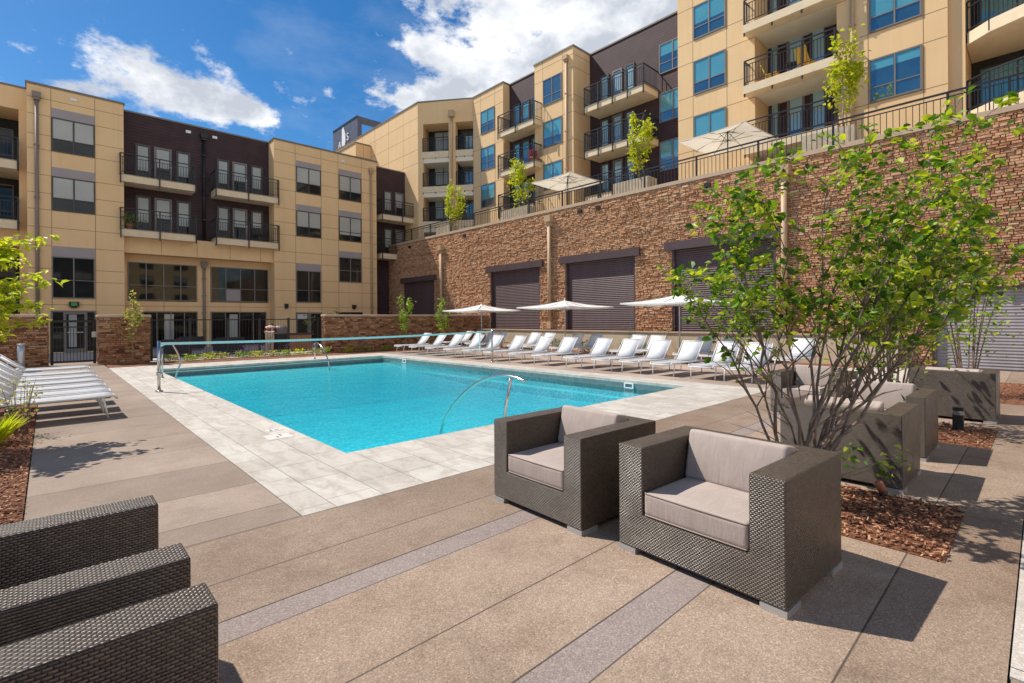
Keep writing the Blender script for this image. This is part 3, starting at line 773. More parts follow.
f = MB(T33); f.box(11.7, 13.4, .004, .05, 1.93, 2.02); f.box(11.7, 11.78, .004, .05, 0, 1.929); f.box(13.32, 13.4, .004, .05, 0, 1.929); f.box(12.44, 12.66, .004, .05, 0, 1.929); f.box(11.781, 12.439, .004, .05, 0, .12); f.box(12.661, 13.319, .004, .05, 0, .12)
ff = f.build('patio_door', 'grey_lav_frame', LB); MB(T33).box(11.72, 13.38, -.01, .012, .02, 1.95).build('pane', 'glass_dark', ff)
MB(T33).box(11.8, 12.42, .0125, .016, 1.6, 1.9).build('blind', 'blind_cloth', ff)
window(LB, T33, 14.5, 16.3, 1.1, 2.05, mull=1, fm='dark_frame', rail=False)
# balcony plants and chair
b = MB(); b.tube([(3.2, 33.1, 6.4), (3.2, 33.1, 6.68)], [.13, .17], 10)
pp = b.build('flower_pot', 'terracotta'); tag(pp, 'terracotta pot of trailing greenery on the lower left plum balcony', 'potted plant')
b = MB(); rnd = random.Random(5)
for _ in range(160):
    c = Vector((3.15 + rnd.gauss(0, .22), 33.05 + rnd.gauss(0, .1), 6.95 + rnd.gauss(0, .12))); b.leaf(c, Vector((rnd.gauss(0, 1), rnd.gauss(0, 1), rnd.gauss(0, 1))), Vector((rnd.gauss(0, 1), rnd.gauss(0, 1), 1)), .12, .06)
b.build('foliage', 'leaf_young', pp)

# ------------------------------------------------ penthouse + corner block + right wing = second building
RB = empty('apartment_building', 'tall tan apartment building with plum recesses rising above the stone retaining wall', 'building')
RZ = 17.88
b = MB(); b.box(19.0, 20.39, 39.5, 42.9, 12.9, 16.4); b.build('penthouse_wall', 'tan_panel', RB)
b = MB(); b.box(18.95, 20.39, 39.45, 42.95, 16.401, 16.5); b.box(20.35, 26, 32.05, 50, RZ - .099, RZ) if False else None; b.build('penthouse_cap', 'cap_metal', RB)
joints(RB, frame(0, 39.5, 1, 0, 0, -1), [15.3, 14.2], [19.7], 19.01, 20.38, 13, 16.38)
# corner block (face -X at 20.4)
b = MB(); b.prism([(20.4, 32.1), (20.65, 31.77), (22.6, 33.6), (26, 36), (26, 52), (20.4, 52)], -.1, RZ - .1)
b.build('corner_wall', 'tan_panel', RB)
TX20 = frame(20.4, 0, 0, 1, -1, 0)
joints(RB, TX20, [16.7, 15.5, 14.3, 13.3], [34.2, 36.5, 38.8, 41.1, 43.4, 45.7, 48], 32.12, 51.9, 12.9, RZ - .12)
ca = Vector((20.4, 32.1)); cb = Vector((23.0, 28.7)); cd = (cb - ca).normalized(); cn = Vector((-cd.y, cd.x)) * -1
if cn.x > 0: cn = -cn
TC = frame(ca.x, ca.y, cd.x, cd.y, cn.x, cn.y); CL = (cb - ca).length
b = MB(TC); b.box(.33, CL - .02, -1.5, -.002, 16.15, RZ - .1); b.box(2.40, 2.92, -.6, -.003, 6, 16.149); b.build('corner_wall', 'tan_panel', RB)
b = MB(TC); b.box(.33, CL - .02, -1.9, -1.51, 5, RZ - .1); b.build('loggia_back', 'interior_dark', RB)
TCb = frame(ca.x - cn.x * 1.51, ca.y - cn.y * 1.51, cd.x, cd.y, cn.x, cn.y)
for i, (zt, zb_) in enumerate(((14.06, 13.25), (11.45, 10.68), (8.84, 8.05))):
    s = MB(TC)
    s.box(.34, 2.38, -1.5, .03, zb_ + .35, zt); s.box(2.94, CL - .03, -1.5, .03, zb_ + .35, zt); s.mi = 1; s.box(.34, 2.38, -1.5, -.06, zb_, zb_ + .349); s.box(2.94, CL - .03, -1.5, -.06, zb_, zb_ + .349)
    s_ = s.build('balcony', ['tan_trim', 'soffit'], RB)
    railing(s_, TC, .36, 2.37, -1, .02, zt, 1.05, posts=3, sides=False); railing(s_, TC, 2.95, CL - .05, -1, .02, zt, 1.05, posts=3, sides=False)
    window(RB, TCb, .8, 2.2, zt + .02, zt + 2.0, mull=1, rail=False, blind=.25, bm='curtain_pale'); window(RB, TCb, 2.9, 4.2, zt + .02, zt + 2.0, mull=1, rail=False, gm='glass_sky')
downp = MB(TC); downp.tube([(2.66, .09, 6), (2.66, .09, 16.5)], .07, 8); downp.box(2.45, 2.87, .004, .3, 16.5, 16.95); downp.build('downpipe', 'pipe_tan', RB)
# right wing (faces -X)
T23 = frame(23, 0, 0, 1, -1, 0); T236 = frame(23.6, 0, 0, 1, -1, 0); T246 = frame(24.6, 0, 0, 1, -1, 0)
for (xa, ya, yb) in ((23, 25.4, 28.7), (23, 19.15, 22.37), (23, 8.73, 12.41), (23, 2.26, 5.59), (23.18, 1.82, 2.259), (23, -12, -2.6)): MB().box(xa, 36, ya, yb, 5, RZ - .1).build('bay_wall', 'tan_panel', RB)
for (xa, ya, yb) in ((23.6, 22.371, 25.399), (24.6, 12.411, 19.149), (24.6, 5.591, 8.729)): MB().box(xa, 36, ya, yb, 5, RZ - .1).build('siding_wall', 'plum_siding', RB)
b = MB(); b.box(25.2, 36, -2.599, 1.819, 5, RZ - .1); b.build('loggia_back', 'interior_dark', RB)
b = MB()
for (x, y0, y1, zz_) in ((22.95, 25.35, 28.75, 0), (23.56, 22.422, 25.349, .01), (22.95, 19.1, 22.42, 0), (24.56, 12.462, 19.099, .01), (22.95, 8.68, 12.46, 0), (22.95, -12, 8.679, .01)):
    b.box(x, 36, y0, y1, RZ - .099, RZ - zz_)
b.prism([(20.35, 32.1), (22.97, 28.755), (36, 28.755), (36, 53), (20.35, 53)], RZ - .097, RZ + .003)
b.build('parapet_cap', 'cap_metal', RB)
DW = 2.665
rwr = random.Random(4)
def rwins(u0, u1, tops, h=1.62, T=T23, lin=False, blind=.45):
    cuts = []
    for z1 in tops:
        blind = rwr.choice((.36, .45, .6, .36, .75, None))
        window(RB, T, u0, u1, z1 - h, z1, blind=blind, gm='glass_sky', bm='blind_sky_reflection', hz=z1 - h + .55, fm='grey_lav_frame'); cuts.append((u0, u1, z1 - h, z1))
    return cuts
for (a, c, u0, u1, tt) in ((25.4, 28.7, 26.3, 27.8, 16.48), (19.15, 22.37, 20.04, 21.6, 16.56), (8.73, 12.41, 10.01, 11.58, 16.6), (2.26, 5.59, 2.96, 4.52, 16.6)):
    tops = [tt - DW * k for k in range(3)]
    cuts = rwins(u0, u1, tops)
    hs_ = []
    for t in tops: hs_ += [t + .02, t - 1.64]
    hs_ = [h for h in hs_ if h > 5.5] + [17.35]
    joints(RB, T23, hs_, [u0 - .04, u1 + .04], a + .01, c - .01, 5.5, RZ - .12, cuts)
rwins(12.75, 14.36, [16.46 - DW * k for k in range(3)], T=T246)
# side face joints of bay 2 (faces -Y)
TS2 = frame(0, 19.15, 1, 0, 0, -1)
joints(RB, TS2, [17.35] + [16.58 - DW * k for k in range(4)] + [14.92 - DW * k for k in range(4)], [], 23.01, 24.58, 6, RZ - .12)
downpipe(RB, T23, 19.62, 6, 17.35, 'pipe_tan'); downpipe(RB, T23, 5.05, 6, 17.4, 'pipe_tan')
for z in (14.1, 11.44, 8.78):
    balcony(RB, T236, 21.75, 25.15, 1.25, z, posts=3, th=.34)
    doors(RB, T236, [(24.3, 25.0), (23.4, 24.15), (22.55, 23.25)], z + .04, z + 2.1, gm='glass_sky', bm='blind_sky_reflection', fm='dark_frame')
for z in (13.95, 11.3, 8.65):
    balcony(RB, T246, 14.45, 18.42, 1.42, z, posts=5, th=.34)
    doors(RB, T246, [(17.7, 18.34), (16.76, 17.44), (15.93, 16.58)], z + .04, z + 2.2, gm='glass_sky', bm='curtain_sky_reflection')
for z in (14.32, 11.65, 8.98):
    s = MB(T23); s.box(5.45, 9.0, .004, .62, z - .34, z + .004); s_ = s.build('balcony_front', 'tan_trim', RB); railing(s_, T23, 5.5, 8.97, .0, .6, z + .045, 1.07, posts=4)
    s = MB(T246); s.box(5.60, 8.72, .003, 1.59, z - .34, z - .012); s.build('balcony_slab', 'soffit', RB)
    doors(RB, T246, [(8.22, 8.83 - .14), (7.21, 7.93), (6.35, 7.0)], z + .04, z + 2.55, gm='glass_sky', bm='curtain_sky_reflection')
T252 = frame(25.2, 0, 0, 1, -1, 0)
for z in (14.0, 11.28, 8.55):
    s = MB(T23); s.prism([(1.80, -2.15), (1.80, -.3), (1.2, .25), (.2, .7), (-1.0, .9), (-2.55, .9), (-2.55, -2.15)], z - .4, z)
    s_ = s.build('balcony', ['tan_trim'], RB)
    r = MB(T23); ed = [(1.78, -.3), (1.2, .23), (.2, .67), (-1.0, .87), (-2.5, .87)]
    for (p, q) in zip(ed[:-1], ed[1:]):
        for hh, ww in ((1.07, .05), (.09, .03), (.86, .03)): r.bar((*p, z + hh), (*q, z + hh), ww)
        n = max(2, int(math.dist(p, q) / .12))
        for k in range(n):
            x = p[0] + (q[0] - p[0]) * k / n; y = p[1] + (q[1] - p[1]) * k / n; r.bar((x, y, z - (.35 if k == 0 else 0)), (x, y, z + 1.07), .05 if k == 0 else .018)
    r.build('railing', 'rail_black', s_)
    window(RB, T252, -.4, 1.6, z + .05, z + 2.05, mull=1, rail=False, gm='glass_sky', bm='blind_sky_reflection', blind=.2, name='patio_door')

# fourth side of the courtyard, behind the viewpoint: it shows in the far windows
OB = empty('apartment_building', 'tan apartment building closing the courtyard behind the viewpoint, seen only mirrored in windows', 'building')
TO = frame(0, -32, 1, 0, 0, 1)
for k, (x0, x1, m) in enumerate(((-30, -18, 'tan_panel'), (-17.999, -10, 'plum_siding'), (-9.999, -2, 'tan_panel'), (-1.999, 6, 'plum_siding'), (6.001, 14, 'tan_panel'), (14.001, 22, 'tan_panel'))):
    MB().box(x0, x1, -40, -32 - (.6 if 'plum' in m else 0), -.1, 13).build('wall', m, OB)
    Tk = frame(0, -32 - (.6 if 'plum' in m else 0), 1, 0, 0, 1)
    for zf in (.6, 4.2, 7.2, 10.2):
        for u in (x0 + 1.5, x0 + 4.8): window(OB, Tk, u, u + 2, zf, zf + 1.7, rail=False, blind=.5 if zf > 5 else None)

# sign tower on the roof behind
TW = empty('roof_sign_tower', 'dark metal roof frame with white leaf emblem and letters above the tan parapet', 'sign tower')
b = MB(); b.box(25, 25.5, 51.5, 57.9, 17.8, 24.0); b.build('sign_face', 'tower_metal', TW)
b = MB(); b.box(25.51, 30, 51.5, 51.9, 23.35, 24.0); b.box(25.51, 30, 57.5, 57.9, 23.35, 24.0); b.box(29.6, 30, 51.91, 57.49, 23.35, 24.0); b.box(29.6, 30, 51.5, 51.9, 17.8, 23.349); b.box(25.51, 29.59, 57.5, 57.9, 21.4, 21.9); b.build('frame', 'tower_metal', TW)
b = MB(); b.box(24.95, 24.999, 51.5, 57.9, 23.85, 24.05); b.build('cap', 'rail_black', TW)
pts = [(55.3, 20.6), (54.7, 21.2), (54.35, 22.0), (54.4, 22.8), (54.9, 23.7), (55.25, 24.0 - .5), (55.3, 22.5)]
b = MB(lambda u, n, z: (25 - n, u, z)); n_ = len(pts)
b.add([(u, .02, z) for u, z in pts] + [(u, .10, z) for u, z in pts], [tuple(range(n_)), tuple(range(2 * n_ - 1, n_ - 1, -1))] + [(i, (i + 1) % n_, n_ + (i + 1) % n_, n_ + i) for i in range(n_)])
b.build('emblem', 'white_paint', TW)
def letter(ch, u, z, size):
    cu = bpy.data.curves.new('letter', 'FONT'); cu.body = ch; cu.size = size; cu.extrude = .04
    to = bpy.data.objects.new('tmp', cu); COL.objects.link(to)
    bpy.context.view_layer.update()
    me = bpy.data.meshes.new_from_object(to.evaluated_get(bpy.context.evaluated_depsgraph_get()))
    bpy.data.objects.remove(to)
    me.materials.clear(); me.materials.append(MATS['white_paint'])
    o = bpy.data.objects.new('letter', me); COL.objects.link(o); o.parent = TW
    o.matrix_local = Matrix(((0, 0, -1, 24.95), (-1, 0, 0, u), (0, 1, 0, z), (0, 0, 0, 1)))
letter('A', 56.3, 21.5, 1.1); letter('S', 54.1, 21.9, 1.2)

# ================================================================== STONE WALL
SW = empty('stone_wall', 'long stacked stone retaining wall with brown roller shutters below the right building', 'wall', (0, 0, 0))
XW = 19.0
SH = [(27.95, 31.85, 4.17), (18.16, 22.16, 4.25), (12.33, 16.38, 4.27), (6.5 + .02, 10.55, 4.33)]
b = MB(); zc = 7.0
ys = [34.0]
edges = sorted([(a, c, z) for a, c, z in SH], reverse=True)
prev = 34.0
for (a, c, z) in edges + [(-4.5, 2.25, 2.25)]:
    b.box(XW, XW + .6, c, prev, -.1, zc); b.box(XW, XW + .6, a, c - .0005, z, zc); prev = a - .0005
b.box(XW, XW + .6, -14, prev, -.1, zc)
b.build('wall_core', 'mortar_dark', SW)
TST = frame(XW, 0, 0, 1, -1, 0)
ledge_stones(TST, -9, 34.0, .0, zc, [(a, c, -1, z) for a, c, z in SH] + [(-4.5, 2.25, -1, 2.25)], rows=(.045, .095), lens=(.08, .34), dep=(.01, .07), seed=3).build('stone_face', 'wall_stone', SW)
MB().box(XW - .08, XW + .75, -14, 34.02, zc + .002, zc + .15).build('coping', 'stone_cap', SW)
def shutter(a, c, z0, z1, m, hm=True):
    s = MB(); n = int((z1 - z0) / .085)
    for k in range(n):
        za = z0 + (z1 - z0) * k / n; zb_ = z0 + (z1 - z0) * (k + 1) / n
        s.quad((XW + .12, c, za), (XW + .12, a, za), (XW + .104, a, (za + zb_) / 2), (XW + .104, c, (za + zb_) / 2)); s.quad((XW + .104, c, (za + zb_) / 2), (XW + .104, a, (za + zb_) / 2), (XW + .12, a, zb_), (XW + .12, c, zb_))
    o = s.build('roller_shutter', m, SW)
    g = MB(); g.box(XW - .004, XW + .16, a + .001, a + .09, z0, z1 - .002); g.box(XW - .004, XW + .16, c - .09, c - .001, z0, z1 - .002); g.build('guide_rail', 'header_brown', o)
    if hm: MB().box(XW - .16, XW - .003, a - .28, c + .3, z1 - .02, z1 + .32).build('header', 'header_brown', o)
    else: MB().box(XW - .02, XW - .003, a - .1, c + .1, z1 - .01, z1 + .08).build('header', 'header_brown', o)
for (a, c, z) in SH: shutter(a, c, .1, z, 'shutter_brown')
shutter(-4.5, 2.25, 0.0, 2.25, 'shutter_grey', False)
TWX = frame(XW, 0, 0, 1, -1, 0)
for (u, z1) in ((26.97, 6.3), (17.34, 6.75), (6.2, 6.75)):
    p = MB(TWX); p.tube([(u, .16, .9), (u, .16, z1 - .25)], .10, 10); p.box(u - .2, u + .2, .004, .34, z1 - .28, z1 + .05); p.box(u - .12, u + .12, .004, .26, z1 - .5, z1 - .281); p.box(u - .14, u + .14, .004, .26, 1.0, 1.35)
    p.build('downpipe', 'pipe_tan', SW)
b = MB(TWX)
for u in (31.0, 24.6, 15.4, 14.3, 9.0): b.box(u - .12, u + .12, .004, .1, 6.62, 6.78)
b.build('drain_spout', 'black_plastic', SW)

# terrace behind the wall
struct(MB().box(XW + .602, 25.1, -12, 34, 5.9, 6.5).build('terrace_floor', 'patio_ground'))
TR = empty('terrace_railing', 'black metal picket railing along the coping of the stone retaining wall', 'railing')
posts_y = [33.6, 31.2, 28.8, 26.4, 24.0, 21.6, 19.2, 16.8, 14.4, 12.0, 9.6, 7.2, 4.8, 1.9, .62, -1.8, -4.2, -6.6]
XR = XW + .25; zr = zc + .152
for y in posts_y: MB().box(XR - .03, XR + .03, y - .03, y + .03, zr, zr + .86).build('post', 'rail_black', TR)
MB().box(XR - .032, XR + .032, -7, 33.9, zr + .861, zr + .91).build('handrail', 'rail_black', TR)
for y0, y1 in zip(posts_y[1:], posts_y[:-1]):
    p = MB(); p.box(XR - .015, XR + .015, y0 + .031, y1 - .031, zr + .06, zr + .09); p.box(XR - .015, XR + .015, y0 + .031, y1 - .031, zr + .74, zr + .77)
    n = max(2, round((y1 - y0) / .16))
    for k in range(1, n): y = y0 + (y1 - y0) * k / n; p.box(XR - .009, XR + .009, y - .009, y + .009, zr + .091, zr + .739)
    p.build('picket_panel', 'rail_black', TR)

# terrace planters with young trees
def leafy(center, rad, n, L, m, parent, rnd, name='crown', clumps=9, up=.3):
    b = MB(); cl = []
    for _ in range(clumps):
        while True:
            p = Vector((rnd.uniform(-1, 1), rnd.uniform(-1, 1), rnd.uniform(-1, 1)))
            if p.length < 1: break
        cl.append((p, rnd.uniform(.25, .5)))
    for _ in range(n):
        p, s = rnd.choice(cl)
        q = p + Vector((rnd.gauss(0, 1), rnd.gauss(0, 1), rnd.gauss(0, 1))) * s * .55
        c = Vector(center) + Vector((q.x * rad[0], q.y * rad[1], q.z * rad[2]))
        d = Vector((rnd.gauss(0, 1), rnd.gauss(0, 1), rnd.gauss(-.2, .8))); nn = Vector((rnd.gauss(0, .7), rnd.gauss(0, .7), 1))
        l = L * rnd.uniform(.6, 1.3); b.leaf(c, d, nn, l, l * .55)
    return b.build(name, m, parent)
def small_tree(name, label, loc, h, crown_c, rad, n, L, m, bark='bark_pale', r=.03, group=None, seed=1, clumps=9):
    rnd = random.Random(seed)
    t = empty(name, label, 'tree', loc, 0, group)
    b = MB(); pts = [(rnd.uniform(-.02, .02) * k, rnd.uniform(-.02, .02) * k, h * .93 * k / 6) for k in range(7)]
    b.tube(pts, [r * (1 - .12 * k) for k in range(7)], 7)
    for _ in range(9):
        z = rnd.uniform(max(.2 * h, crown_c[2] - rad[2]), h * .85); a = rnd.uniform(0, 2 * PI); L2 = rad[0] * rnd.uniform(.5, 1)
        b.tube([(0, 0, z), (math.cos(a) * L2 * .5, math.sin(a) * L2 * .5, z + L2 * .35), (math.cos(a) * L2, math.sin(a) * L2, z + L2 * .8)], [r * .45, r * .3, r * .12], 5)
    b.build('trunk', bark, t)
    leafy(crown_c, rad, n, L, m, t, rnd, clumps=clumps)
    return t
def planter(y0, y1, label, zt):
    x0, x1 = 19.72, 20.45
    p = empty('terrace_planter', label, 'planter', ((x0 + x1) / 2, (y0 + y1) / 2, 6.5), 0, 'cream slatted planters on the terrace')
    W2 = (y1 - y0) / 2; b = MB(); n = max(4, int(W2 * 2 / .16))
    for k in range(n):
        a = -W2 + 2 * W2 * k / n; b.box(-.365, -.33, a + .006, a + 2 * W2 / n - .006, .05, zt - 6.5); b.box(.33, .365, a + .006, a + 2 * W2 / n - .006, .05, zt - 6.5)
    for k in range(5):
        a = -.33 + .66 * k / 5; b.box(a + .005, a + .127, -W2, -W2 + .03, .05, zt - 6.5); b.box(a + .005, a + .127, W2 - .03, W2, .05, zt - 6.5)
    b.build('planter_box', 'planter_wood', p)
    MB().box(-.33, .33, -W2 + .03, W2 - .03, .05, zt - 6.6).build('soil', 'mulch', p)
planter(27.2, 28.8, 'cream slatted terrace planter under the thin tree nearest the building corner', 7.85)
planter(19.8, 21.9, 'cream slatted terrace planter under the tree left of the beige parasol', 7.9)
planter(12.1, 14.0, 'cream slatted terrace planter under the tree in front of the plum recess', 7.9)
planter(4.3, 5.9, 'cream slatted terrace planter under the tree beside the rightmost tan bay', 7.95)
for (y, zt, zb_, wd, lab, sd) in ((27.1, 10.45, 8.0, .62, 'thin yellow-green young tree in terrace planter in front of the corner loggias', 11), (20.5, 10.95, 8.35, .68, 'young bright green terrace tree left of the beige parasol', 12),
                           (12.8, 10.95, 8.45, .55, 'slender young terrace tree in front of the plum recess with long balconies', 13), (4.7, 11.05, 8.75, .55, 'young terrace tree with open crown beside rightmost tan bay', 14)):
    small_tree('terrace_tree', lab, (20.08, y, 7.9), zt - 7.9, (0, 0, (zt + zb_) / 2 - 7.9), (wd, wd, (zt - zb_) / 2 * .95), 950, .15, 'leaf_yellow', group='young trees along the terrace', seed=sd, clumps=12)

# ================================================================== UMBRELLAS
def umbrella(label, loc, half, h_edge, h_top, cloth, pole='silver_post', group=None, rz=0.0, name='parasol'):
    u = empty(name, label, 'umbrella', loc, rz, group)
    b = MB(); n = 6
    cor = [(-half, -half), (half, -half), (half, half), (-half, half)]
    for k in range(4):
        (x0, y0), (x1, y1) = cor[k], cor[(k + 1) % 4]
        vs = [];
        for i in range(n + 1):
            t = i / n
            for j in range(n + 1):
                s = j / n; x = (x0 + (x1 - x0) * s) * t; y = (y0 + (y1 - y0) * s) * t
                sag = -.05 * math.sin(PI * s) * t - .06 * math.sin(PI * t)
                vs.append((x, y, h_top + (h_edge - h_top) * t + sag))
        fs = [(i * (n + 1) + j, i * (n + 1) + j + 1, (i + 1) * (n + 1) + j + 1, (i + 1) * (n + 1) + j) for i in range(n) for j in range(n)]
        b.add(vs, fs, True)
    for k in range(4):
        (x0, y0), (x1, y1) = cor[k], cor[(k + 1) % 4]
        for j in range(n):
            s0, s1 = j / n, (j + 1) / n; z0 = h_edge - .05 * math.sin(PI * s0); z1 = h_edge - .05 * math.sin(PI * s1)
            p = (x0 + (x1 - x0) * s0, y0 + (y1 - y0) * s0); q = (x0 + (x1 - x0) * s1, y0 + (y1 - y0) * s1)
            b.quad((*p, z0), (*q, z1), (*q, z1 - .05), (*p, z0 - .05))
    c = b.build('canopy', cloth, u)
    b = MB(); b.tube([(0, 0, .05), (0, 0, h_top + .06)], .024, 10); b.tube([(0, 0, h_top + .05), (0, 0, h_top + .11)], [.04, .015], 8); b.build('pole', pole, u)
    b = MB()
    for (x, y) in cor:
        b.bar((0, 0, h_top - .04), (x * .98, y * .98, h_edge - .03), .018); b.bar((0, 0, h_top - .42), (x * .5, y * .5, (h_top + h_edge) / 2 - .06), .014)
    for (x, y) in ((half, 0), (-half, 0), (0, half), (0, -half)): b.bar((0, 0, h_top - .04), (x * .98, y * .98, h_edge - .09), .016); b.bar((0, 0, h_top - .42), (x * .5, y * .5, (h_top + h_edge) / 2 - .09), .014)
    b.build('rib', pole, u)
    b = MB(); b.tube([(0, 0, 0), (0, 0, .06)], .26, 20); b.tube([(0, 0, .06), (0, 0, .3)], .04, 10); b.build('base', 'black_plastic', u)
    return u
umbrella('white square parasol farthest along the lounger rows, before the second shutter', (16.0, 19.4, 0), 1.4, 1.95, 2.24, 'umbrella_cloth', group='white parasols over the loungers')
umbrella('white square parasol in the middle of the lounger rows, in front of the shuttered wall', (16.0, 13.85, 0), 1.45, 2.0, 2.27, 'umbrella_cloth', group='white parasols over the loungers')
umbrella('white square parasol nearest the leafy shrub, over the lounger rows', (16.0, 8.63, 0), 1.45, 2.03, 2.32, 'umbrella_cloth', group='white parasols over the loungers')
umbrella('beige square parasol on the upper terrace beside the second tan bay', (20.75, 17.7, 6.5), 1.4, 2.45, 2.80, 'beige_cloth', pole='rail_black', group='beige parasols on the terrace')
umbrella('beige square parasol on the upper terrace in front of the largest tan bay', (20.8, 9.0, 6.5), 1.42, 2.45, 2.80, 'beige_cloth', pole='rail_black', group='beige parasols on the terrace', rz=R(-4))

# ================================================================== LOW WALL, PILLARS, FENCE
LW = empty('low_wall', 'low tan concrete planter wall running behind the loungers', 'wall')
MB().box(18.1, 18.35, 2.9, 22.38, -.05, .90).build('wall_face', 'low_concrete', LW)
MB().box(18.06, 18.42, 2.86, 22.38, .902, .95).build('cap', 'stone_cap', LW)
MB().box(18.352, 18.99, 2.9, 22.38, -.05, .80).build('planter_soil', 'mulch', LW)
def brick_pier(x0, x1, y0, y1, h, label, name):
    p = empty(name, label, 'wall', ((x0 + x1) / 2, (y0 + y1) / 2, 0)); W2, D2 = (x1 - x0) / 2, (y1 - y0) / 2
    MB().box(-W2, W2, -D2, D2, -.05, h - .10).build('wall_core', 'mortar_dark', p)
    ss = ledge_stones(lambda u, n, z: (u, -D2 - n, z), max(-W2, -W2), W2, 0, h - .1, rows=(.045, .09), lens=(.1, .32), dep=(.008, .035), seed=int(x0 * 10) % 97)
    for sgn in (-1, 1):
        q = ledge_stones((lambda u, n, z: (W2 + n, u, z)) if sgn > 0 else (lambda u, n, z: (-W2 - n, -u, z)), -D2, D2, 0, h - .1, rows=(.045, .09), lens=(.1, .32), dep=(.008, .035), seed=5 + sgn)
        base_ = len(ss.v); ss.v += q.v; ss.f += [[i + base_ for i in f] for f in q.f]; ss.m += q.m; ss.sm += q.sm
    ss.build('stone_face', 'pillar_stone', p)
    MB().box(-W2 - .05, W2 + .05, -D2 - .05, D2 + .05, h - .098, h).build('cap', 'stone_cap', p, bevel=.03)
brick_pier(-5, -.01, 22.7, 23.3, 1.76, 'dark stone wall with pale cap left of the metal gate', 'stone_pier')
brick_pier(1.30, 2.74, 22.5, 23.3, 1.74, 'square stone pier with pale cap right of the metal gate', 'stone_pier')
brick_pier(9.28, 18.98, 22.4, 22.85, 1.76, 'long low stone wall with pale cap closing the far end of the pool deck', 'stone_wall')
G_ = empty('metal_gate', 'black barred metal gate between the two stone piers', 'gate', (.65, 23.1, 0))
b = MB(); b.box(-.6, -.52, -.03, .03, .02, 1.58); b.box(.52, .6, -.03, .03, .02, 1.58); b.box(-.519, .519, -.025, .025, 1.48, 1.56); b.box(-.519, .519, -.025, .025, .08, .15); b.box(-.519, .519, -.02, .02, 1.3, 1.34)
b.build('gate_frame', 'rail_black', G_)
b = MB()
for k in range(1, 12): x = -.52 + 1.04 * k / 12; b.box(x - .008, x + .008, -.008, .008, .151, 1.299)
b.build('bars', 'rail_black', G_)
MB().box(.48, .62, -.08, -.031, .95, 1.15).build('latch', 'silver_post', G_)
FE = empty('metal_fence', 'thin black picket fence behind the flower bed at the far end of the pool', 'fence', (0, 0, 0))
px_ = [2.85, 4.1, 5.45, 6.65, 7.85, 9.2]
for x in px_[:]: MB().box(x - .04, x + .04, 23.0, 23.08, 0, 1.62).build('post', 'rail_black', FE)
for x0, x1 in zip(px_[:-1], px_[1:]):
    p = MB(); p.box(x0 + .041, x1 - .041, 23.02, 23.06, 1.53, 1.57); p.box(x0 + .041, x1 - .041, 23.02, 23.06, .12, .16)
    n = round((x1 - x0) / .11)
    for k in range(1, n): x = x0 + (x1 - x0) * k / n; p.box(x - .0045, x + .0045, 23.036, 23.044, .161, 1.529)
    p.build('picket_panel', 'rail_black', FE)

# ================================================================== LOUNGERS
def sling(name, pts, wd, m, par):
    b = MB(); n = len(pts)
    vs = [(x, -wd / 2, z) for x, z in pts] + [(x, wd / 2, z) for x, z in pts]
    b.add(vs, [(i, i + 1, n + i + 1, n + i) for i in range(n - 1)], True)
    o = b.build(name, m, par); md = o.modifiers.new('t', 'SOLIDIFY'); md.thickness = .012
    return o
def make_lounger(label, back, group):
    L = empty('sun_lounger', label, 'sun lounger', (0, 0, 0), 0, group)
    wd = .62
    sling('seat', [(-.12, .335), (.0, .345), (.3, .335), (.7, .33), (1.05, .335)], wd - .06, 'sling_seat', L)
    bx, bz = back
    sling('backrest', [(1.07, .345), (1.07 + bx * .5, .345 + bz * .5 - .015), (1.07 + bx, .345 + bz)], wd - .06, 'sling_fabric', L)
    b = MB()
    for s in (-1, 1):
        y = s * wd / 2
        b.tube([(-.14, y, .30), (-.1, y, .345), (.3, y, .335), (1.07, y, .335), (1.55, y, .335)], .02, 6); 
    b.tube([(-.14, -wd / 2, .30), (-.14, wd / 2, .30)], .018, 6); b.tube([(1.55, -wd / 2, .335), (1.55, wd / 2, .335)], .018, 6)
    b.build('frame', 'white_metal', L)
    b = MB()
    for s in (-1, 1):
        y = s * (wd / 2 - .005); b.tube([(1.06, y, .35), (1.07 + bx, y, .35 + bz)], .016, 6)
    b.tube([(1.07 + bx, -wd / 2, .35 + bz), (1.07 + bx, wd / 2, .35 + bz)], .016, 6)
    b.tube([(1.07 + bx * .6, -wd / 4, .34 + bz * .6), (1.45, -wd / 4, .335)], .01, 5); b.tube([(1.07 + bx * .6, wd / 4, .34 + bz * .6), (1.45, wd / 4, .335)], .01, 5)
    b.build('back_frame', 'white_metal', L)
    for x in (0.0, 1.3):
        for s in (-1, 1):
            b = MB(); y = s * wd / 2; b.tube([(x + .03, y, .33), (x - .03 if x == 0 else x + .06, y, 0)], .015, 8); b.build('leg', 'white_metal', L)
    return L
ords = ['first', 'second', 'third', 'fourth', 'fifth', 'sixth', 'seventh', 'eighth', 'ninth', 'tenth', 'eleventh', 'twelfth', 'thirteenth', 'fourteenth']
fy = [19.95, 18.7, 17.4, 16.1, 14.85, 13.6, 12.33, 11.12, 9.76, 8.68, 7.72, 6.76, 5.69, 4.85]
g1 = 'sun loungers in the front row along the pool'
proto = make_lounger('white sun lounger, first from the far end of the poolside front row', (.40, .50), g1)
for i, y in enumerate(fy):
    lab = f'white sun lounger, {ords[i]} from the far end of the poolside front row' if i < 13 else 'white sun lounger at the near end of the front row, half hidden by the shrub'
    o = proto if i == 0 else dup(proto, (0, 0, 0), 0, lab, g1)
    o.location = (11.68, y, 0); o.rotation_euler = (0, 0, R(random.uniform(-3.5, 3.5)))
g2 = 'sun loungers in the back row by the low wall'
